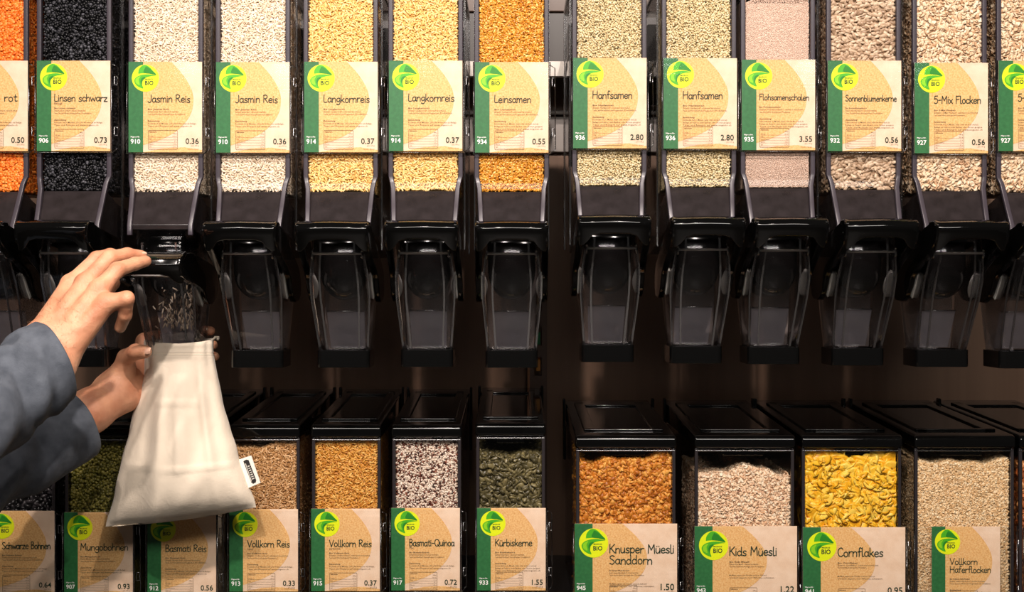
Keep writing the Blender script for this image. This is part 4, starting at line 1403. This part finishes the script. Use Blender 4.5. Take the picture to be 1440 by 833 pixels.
# skin: mottled, finely creased
mk, nt, b = new_mat('skin')
tc = nt.nodes.new('ShaderNodeTexCoord')
n1 = nt.nodes.new('ShaderNodeTexNoise'); n1.inputs['Scale'].default_value = 38; n1.inputs['Detail'].default_value = 5
n2 = nt.nodes.new('ShaderNodeTexNoise'); n2.inputs['Scale'].default_value = 420; n2.inputs['Detail'].default_value = 3
vo = nt.nodes.new('ShaderNodeTexVoronoi'); vo.inputs['Scale'].default_value = 620; vo.feature = 'DISTANCE_TO_EDGE'
n3 = nt.nodes.new('ShaderNodeTexNoise'); n3.inputs['Scale'].default_value = 55; n3.inputs['Detail'].default_value = 2
for q in (n1, n2, vo, n3):
    nt.links.new(tc.outputs['Object'], q.inputs['Vector'])
rp = nt.nodes.new('ShaderNodeValToRGB')
rp.color_ramp.elements[0].position, rp.color_ramp.elements[1].position = .3, .72
rp.color_ramp.elements[0].color, rp.color_ramp.elements[1].color = lin((192, 126, 94)), lin((224, 166, 130))
nt.links.new(n1.outputs['Fac'], rp.inputs['Fac'])
nt.links.new(rp.outputs['Color'], b.inputs['Base Color'])
ad = nt.nodes.new('ShaderNodeMath'); ad.operation = 'MULTIPLY_ADD'; ad.inputs[1].default_value = 1.2
nt.links.new(vo.outputs['Distance'], ad.inputs[0]); nt.links.new(n2.outputs['Fac'], ad.inputs[2])
bp = nt.nodes.new('ShaderNodeBump'); bp.inputs['Strength'].default_value = .38; bp.inputs['Distance'].default_value = .0014
bp2 = nt.nodes.new('ShaderNodeBump'); bp2.inputs['Strength'].default_value = .30; bp2.inputs['Distance'].default_value = .006
nt.links.new(n3.outputs['Fac'], bp2.inputs['Height'])
nt.links.new(ad.outputs[0], bp.inputs['Height']); nt.links.new(bp2.outputs['Normal'], bp.inputs['Normal'])
nt.links.new(bp.outputs['Normal'], b.inputs['Normal'])
b.inputs['Roughness'].default_value = .48
b.inputs['Subsurface Weight'].default_value = .12
b.inputs['Subsurface Radius'].default_value = (.009, .004, .002)
b.inputs['Subsurface Scale'].default_value = .6
M['skin'] = mk
M['nail'] = simple('fingernail', (232, 184, 158), .3)
M['denim'] = noisy('grey_blue_denim', (66, 72, 82), (92, 98, 108), 60, .85, .45, 8, bscale=900)
M['stitch'] = simple('dark_stitching', (44, 50, 62), .8)

person = thing('person', P(-60, 620, -.25), 'person in grey blue denim sleeves pressing a handle and holding the cotton bag', 'person')
o0 = Vector(person.location)
mb = MB()
mb.add((V1 - np.array(o0)).tolist(), F1.tolist(), 0, True)
mb.add((V2 - np.array(o0)).tolist(), F2.tolist(), 0, True)
link('body', mb.mesh('body', M['skin']), person)


def nail(c, d, nrm, L, W):
    """small curved plate at c, pointing along d, facing nrm"""
    c, d, nrm = Vector(c), Vector(d).normalized(), Vector(nrm).normalized()
    s = d.cross(nrm).normalized()
    nrm = s.cross(d)
    v, f = [], []
    N = 9
    for i in range(N):
        for j in range(N):
            a, e = (i / (N - 1)) * 2 - 1, (j / (N - 1)) * 2 - 1
            k = (1 - .30 * abs(e) ** 3)
            x, y = a * W / 2 * (1 - .18 * abs(e) ** 4), e * L / 2 * (1 - .16 * a * a * (1 if e > 0 else .9))
            v.append(c + s * x + d * y - nrm * (a * a * W * .22 + max(0, e) ** 2 * .0006))
    for i in range(N - 1):
        for j in range(N - 1):
            f.append((i * N + j, (i + 1) * N + j, (i + 1) * N + j + 1, i * N + j + 1))
    m_ = MB().add([tuple(q - o0) for q in v], f, 0, True)
    ob = m_.build('fingernail', M['nail'], person, recalc=False)
    so = ob.modifiers.new('thick', 'SOLIDIFY')
    so.thickness = .0009
    so.offset = 0
    return ob


# fine hair on the wrist and the back of the hand
hair = MB()
hr = np.random.default_rng(3)
dirn = np.array(P(60, 470, -.25) - P(100, 420, -.22)); dirn /= np.linalg.norm(dirn)
sel = np.where((V1[:, 0] > P(28, 0, -.25).x) & (V1[:, 0] < P(112, 0, -.25).x) & (V1[:, 2] > P(0, 505, -.25).z) & (V1[:, 2] < P(0, 420, -.25).z))[0]
for vi in hr.choice(sel, 420):
    p0 = V1[vi]
    dd = -dirn * .0 + np.array((.25, -.1, .9)) * .4 + hr.normal(0, .45, 3)
    dd /= np.linalg.norm(dd)
    L_ = hr.uniform(.004, .009)
    q1 = p0 + dd * L_ * .5 + np.array((-.0006, -.0005, .0004))
    q2 = p0 + dd * L_ + np.array((-.001, -.0006, -.0006))
    hair.tube([tuple(p0 - np.array(o0)), tuple(q1 - np.array(o0)), tuple(q2 - np.array(o0))], [.00011, .00009, .00003], 3)
tag(hair.build('arm_hair', simple('brown_hair', (120, 78, 48), .5), person, recalc=False), 'fine brown hair on the wrist', kind='stuff')

nail(P(206, 493.0, -.0200), P(206, 492.5, -.012) - P(194, 493.5, -.004), (.10, -1, .30), .0125, .0105)
nail(P(201, 356.5, -.1485) + Vector((0, 0, .0028)), P(199, 359.5, -.146) - P(179, 357.5, -.165), (.1, -.35, .95), .0105, .0088)


def sleeve(name, axis, radii, folds, cuff, seed, flare=None, n=72, bn=None):
    """cloth tube along axis (points), elliptical radii; the last ring is the cuff and turns inside"""
    r = np.random.default_rng(seed)
    ax = [Vector(p) for p in spline(axis, 8)]
    ra = [np.array(q) for q in spline(radii, 8)]
    m = len(ax)
    ph = r.uniform(0, 6.28, 12)
    rings = []
    ref = Vector(bn or (0, -1, .2))
    for i, p in enumerate(ax):
        t = (ax[min(i + 1, m - 1)] - ax[max(i - 1, 0)]).normalized()
        s = t.cross(ref).normalized()
        u = s.cross(t)
        w = i / (m - 1)
        row = []
        for j in range(n):
            a = 2 * math.pi * j / n
            fo = folds * (1 - .62 * (w > cuff)) * (
                math.sin(14 * w + 2 * math.sin(a + ph[0]) + ph[1]) * .5 * (1 + math.sin(a + ph[2]))
                + .6 * math.sin(23 * w + 3 * math.sin(a + ph[3]) + 1.5 * math.cos(2 * a) + ph[4])
                - 1.1 * max(0, 1 - 3.2 * abs(math.sin(6.5 * w + 1.1 * math.sin(a + ph[7]) + ph[8]))) * (.5 + .5 * math.sin(a + ph[9]))
                - .9 * max(0, 1 - 3.5 * abs(math.sin(5.0 * w - .9 * math.sin(a + ph[10]) + ph[11]))) * (.5 + .5 * math.cos(a + ph[10]))
                + .35 * math.sin(3 * a + 6 * w + ph[5]) + .2 * math.sin(7 * a - 9 * w + ph[6]))
            lip = .0022 if w > cuff else 0.0
            k1, k2 = ra[i][0] + fo + lip, ra[i][1] + fo + lip
            off = s * math.cos(a) * k1 + u * math.sin(a) * k2
            q = p + off
            if flare:
                q += t * flare(a) * max(0, (w - .6) / .4)
            row.append(q)
        rings.append(row)
    # fold the cuff back inside
    last = rings[-1]
    c = ax[-1]
    t = (ax[-1] - ax[-2]).normalized()
    for k, d in ((.985, .0012), (.955, .0004), (.935, -.004), (.92, -.02), (.90, -.06)):
        rings.append([c + (q - c) * k + t * d for q in last])
    mb = MB().loft([[q - o0 for q in row] for row in rings], True, False, smooth=True)
    ob = mb.build(name, M['denim'], person)
    return ob, rings


sl1, rg1 = sleeve('shirt_sleeve', [P(-190, 690, -.44), P(-90, 620, -.37), P(-20, 573, -.31), P(35, 535, -.270), P(76, 508, -.250)],
       [(.075, .078), (.068, .072), (.060, .066), (.0545, .058), (.0500, .0530)], .0052, .80, 3,
       lambda a: .010 * math.cos(a - 2.2))
sl2, rg2 = sleeve('shirt_sleeve', [P(-210, 790, -.25), P(-100, 715, -.18), P(-25, 668, -.12), P(40, 635, -.07), P(108, 598, -.015)],
       [(.072, .075), (.064, .066), (.056, .060), (.052, .056), (.0480, .0500)], .0048, .78, 5,
       lambda a: .016 * max(0, math.cos(a - 3.6)))

# ------------------------------------------------------------------ cotton bag hung on the outlet
prof = [  # py, left px, right px, half depth m, centre Y
    (479, 204.5, 298, .042, .068), (486, 204.5, 299, .043, .068), (497, 204, 300, .043, .067), (510, 203, 302, .042, .066), (530, 201, 306, .041, .062),
    (560, 192.5, 312.5, .040, .058), (600, 182, 323, .041, .054), (640, 172, 334, .045, .052), (675, 163, 344.5, .047, .052), (700, 156, 352.5, .041, .053), (716, 151.5, 357, .027, .054),
    (724, 149.5, 359, .012, .055), (727, 149, 359.5, .004, .055)]
NB, NR = 144, 96
pa = np.array(prof, float)
tt = np.linspace(0, 1, len(pa))
dense = np.array(spline([tuple(q) for q in pa], 10))
q = np.linspace(0, len(dense) - 1, NR)
dense = np.stack([np.interp(q, np.arange(len(dense)), dense[:, k]) for k in range(5)], 1)
bag_c = P(255, 733, .055)
bag = thing('cotton_bag', bag_c, 'off white cotton produce bag held under the pressed jasmine rice dispenser', 'bag')
bm_rng = np.random.default_rng(5)
ph = bm_rng.uniform(0, 6.28, 20)
rings = []
for i in range(NR):
    py, l, r, hd, yc = dense[i]
    w = i / (NR - 1)
    row = []
    xc, hwid = (l + r) / 2, (r - l) / 2
    bulge = math.exp(-((py - 680) / 42) ** 2)
    flat = min(1, max(0, (py - 495) / 120))
    for j in range(NB):
        a = 2 * math.pi * j / NB
        ca, sa = math.cos(a), math.sin(a)
        pw = 1 - .34 * flat
        x = math.copysign(abs(ca) ** (.58 + .32 * flat), ca)
        yv = math.copysign(abs(sa) ** (.58 + .62 * flat), sa)
        # long soft folds fanning out from the gathered mouth, creases, rice lumps at the bottom
        fan = flat * (1 - .55 * bulge) * (.0060 * math.sin(5.2 * x + ph[0] + .6 * w) + .0022 * math.sin(9.5 * x + ph[1] - 1.2 * w) + .0008 * math.sin(17 * x + ph[2] + 2 * w)) * (1 - abs(x) ** 6)
        x1, x2 = -.50 + .16 * w, .52 - .02 * w
        ridge = -flat * (1 - .5 * bulge) * (.0075 * math.exp(-((x - x1) / .10) ** 2) + .0065 * math.exp(-((x - x2) / .09) ** 2) - .006 * math.exp(-((x - x1 + .22) / .12) ** 2) - .005 * math.exp(-((x - x2 - .2) / .1) ** 2))
        fan += ridge
        lump = bulge * (.0022 * math.sin(6.5 * x + ph[3]) * math.sin(py * .06 + ph[4]) + .0007 * math.sin(15 * x + ph[5] + py * .10))
        cr = -.0024 * math.exp(-((py - 567 - 3 * x) / 1.6) ** 2) * (abs(x - .05) < .62) - .0028 * math.exp(-((py - 657 + 7 * x * x - 4 * x) / 1.8) ** 2) * flat
        crv = -.0022 * math.exp(-((x + .06) / .022) ** 2) * flat * (py < 665)
        mouth = (1 - flat) * (.0012 * math.sin(6 * a + ph[6]) + .0008 * math.sin(11 * a + ph[7]) * (w > .03))
        hem = .0012 * math.exp(-((py - 483) / 5) ** 2) - .0010 * math.exp(-((py - 497.5) / 1.3) ** 2)
        tilt = -14 * x * max(0, (py - 560) / 170) ** 1.5
        droop = (4.5 * (1 - x * x) if py > 660 else 4.5 * (1 - x * x) * max(0, (py - 600) / 60)) if py > 600 else 0
        rim = (-3.5 * (x if x > 0 else x * -.6) * max(0, (495 - py) / 16)) + 4.0 * (sa < 0) * (-sa) * max(0, (495 - py) / 16)
        Y = yc + yv * hd + (fan + lump + cr + crv) * (1 if sa < 0 else -1) * min(1, abs(sa) * 1.6) + (mouth + hem) * sa
        wob = flat * (.8 * math.sin(py * .07 + (2 if x > 0 else 0)) + .5 * math.sin(py * .15 + 1)) * abs(x) ** 4 * (1 if x > 0 else -1)
        row.append(P(xc + (hwid + (mouth + hem) * 900 * abs(ca)) * x + wob, py + tilt + droop + rim, Y) - bag_c)
    rings.append(row)
inner = []
cen = [sum((rings[k][j] for j in range(NB)), Vector()) / NB for k in range(8)]
for k in range(0, 8):
    inner.append([cen[k] + (p_ - cen[k]) * .965 + (Vector((0, 0, -.0006)) if k == 0 else Vector()) for p_ in rings[k]])
allr = inner[::-1] + rings
mc, nt, b = new_mat('cotton')
tc = nt.nodes.new('ShaderNodeTexCoord')
bumps = []
for sc_, st in ((900, (1, .2, .2)), (900, (.2, .2, 1))):
    mp = nt.nodes.new('ShaderNodeMapping'); mp.inputs['Scale'].default_value = st
    nz = nt.nodes.new('ShaderNodeTexNoise'); nz.inputs['Scale'].default_value = sc_; nz.inputs['Detail'].default_value = 2
    nt.links.new(tc.outputs['Object'], mp.inputs['Vector']); nt.links.new(mp.outputs['Vector'], nz.inputs['Vector'])
    bumps.append(nz)
ad = nt.nodes.new('ShaderNodeMath'); ad.operation = 'ADD'
nt.links.new(bumps[0].outputs['Fac'], ad.inputs[0]); nt.links.new(bumps[1].outputs['Fac'], ad.inputs[1])
bp = nt.nodes.new('ShaderNodeBump'); bp.inputs['Strength'].default_value = .25; bp.inputs['Distance'].default_value = .0008
wr = nt.nodes.new('ShaderNodeTexNoise'); wr.inputs['Scale'].default_value = 22; wr.inputs['Detail'].default_value = 4; wr.inputs['Distortion'].default_value = .8
nt.links.new(tc.outputs['Object'], wr.inputs['Vector'])
bp2 = nt.nodes.new('ShaderNodeBump'); bp2.inputs['Strength'].default_value = .25; bp2.inputs['Distance'].default_value = .006
nt.links.new(wr.outputs['Fac'], bp2.inputs['Height'])
nt.links.new(ad.outputs[0], bp.inputs['Height']); nt.links.new(bp2.outputs['Normal'], bp.inputs['Normal']); nt.links.new(bp.outputs['Normal'], b.inputs['Normal'])
b.inputs['Base Color'].default_value = lin((224, 210, 190))
b.inputs['Roughness'].default_value = .85
b.inputs['Sheen Weight'].default_value = .15
M['cotton'] = mc
MB().loft(allr, False, True, smooth=True).build('bag_cloth', M['cotton'], bag)


# stitched hem lines: thin cords round the mouth, and the seam down both sides
kseam = min(range(NR), key=lambda i: abs(dense[i][0] - 498))
hemr = list(rings[kseam])
M['thread'] = simple('cotton_thread', (214, 204, 186), .8)
cs_ = sum((p_ for p_ in hemr), Vector()) / NB
MB().tube([cs_ + (p_ - cs_) * 1.004 for p_ in hemr], .0005, 5, closed=True).build('hem_stitch', M['thread'], bag)
# draw cord end at the right of the mouth
MB().tube([P(299, 479, .085) - bag_c, P(303, 474, .083) - bag_c, P(307, 474.5, .08) - bag_c, P(306, 478, .078) - bag_c], [.0018, .0022, .0024, .0018], 8).build('draw_cord', M['cotton'], bag)
# woven tag at the right seam: white with a black printed block
tg = [P(336, 646, .050), P(353, 640.5, .044), P(366, 679, .040), P(349.5, 686, .046)]
nrm = (tg[1] - tg[0]).cross(tg[3] - tg[0]).normalized()
if nrm.y > 0:
    nrm = -nrm
mb = MB()
v = [p_ - bag_c for p_ in tg]
mb.add(v + [p_ - nrm * .0012 for p_ in v], [(0, 1, 2, 3), (7, 6, 5, 4), (0, 4, 5, 1), (1, 5, 6, 2), (2, 6, 7, 3), (3, 7, 4, 0)], 0)


def on_tag(a, c, h=.0005):
    top = tg[0].lerp(tg[1], a)
    bot = tg[3].lerp(tg[2], a)
    return top.lerp(bot, c) + nrm * h - bag_c


blk = [(.30, .10), (.55, .08), (.72, .12), (.78, .86), (.70, .92), (.46, .93), (.36, .86)]
mb.add([on_tag(a, c, .0005) for a, c in blk], [tuple(range(len(blk)))], 1)
tagm = mb.build('woven_tag', [simple('tag_cloth', (238, 232, 222), .8), simple('tag_black', (30, 28, 28), .7)], bag)
tl = MB()
for a0, a1, c0, c1 in ((.50, .66, .30, .34), (.50, .68, .38, .41), (.50, .68, .45, .49), (.50, .69, .53, .56), (.50, .69, .60, .64), (.50, .70, .68, .71), (.50, .70, .75, .79), (.38, .44, .20, .84)):
    tl.add([on_tag(a0, c0, .0009), on_tag(a1, c0, .0009), on_tag(a1, c1, .0009), on_tag(a0, c1, .0009)], [(0, 1, 2, 3)], 0)
tl.build('lettering', simple('tag_print', (205, 200, 190), .8), tagm)

# ------------------------------------------------------------------ rice falling through the outlet into the bag
base = DISP[2].location
N = 380
t = rng.uniform(0, 1, N)
z = .088 - .115 * t ** .8 - .0
xx = rng.normal(.016 - .004 * t, .011 + .006 * t, N).clip(-.026, .030)
yy = rng.normal(.045, .013, N).clip(.015, .080)
pts = np.stack([xx, yy, z + Z0 * mm - .02], 1)
a, f = grains(pts, (0, -1, 0), dict(shape='rice', size=(8.4 * mm, 2.2 * mm, 2.0 * mm), lie=.35), .3)
# grains fall lengthwise: turn their long axis upright
rot = a.reshape(N, -1, 3) - pts[:, None, :]
rot = rot[:, :, [2, 1, 0]]
a = (rot + pts[:, None, :]).reshape(-1, 3)
fr_ = tri_mesh('falling_rice', a, f[:, ::-1], FOOD['jasmine_rice'][1])
ob = link('falling_rice', fr_)
ob.location = base
tag(ob, 'loose white rice grains falling through the clear outlet into the cotton bag', 'rice', None, 'stuff')
# the rice already inside the bag's mouth
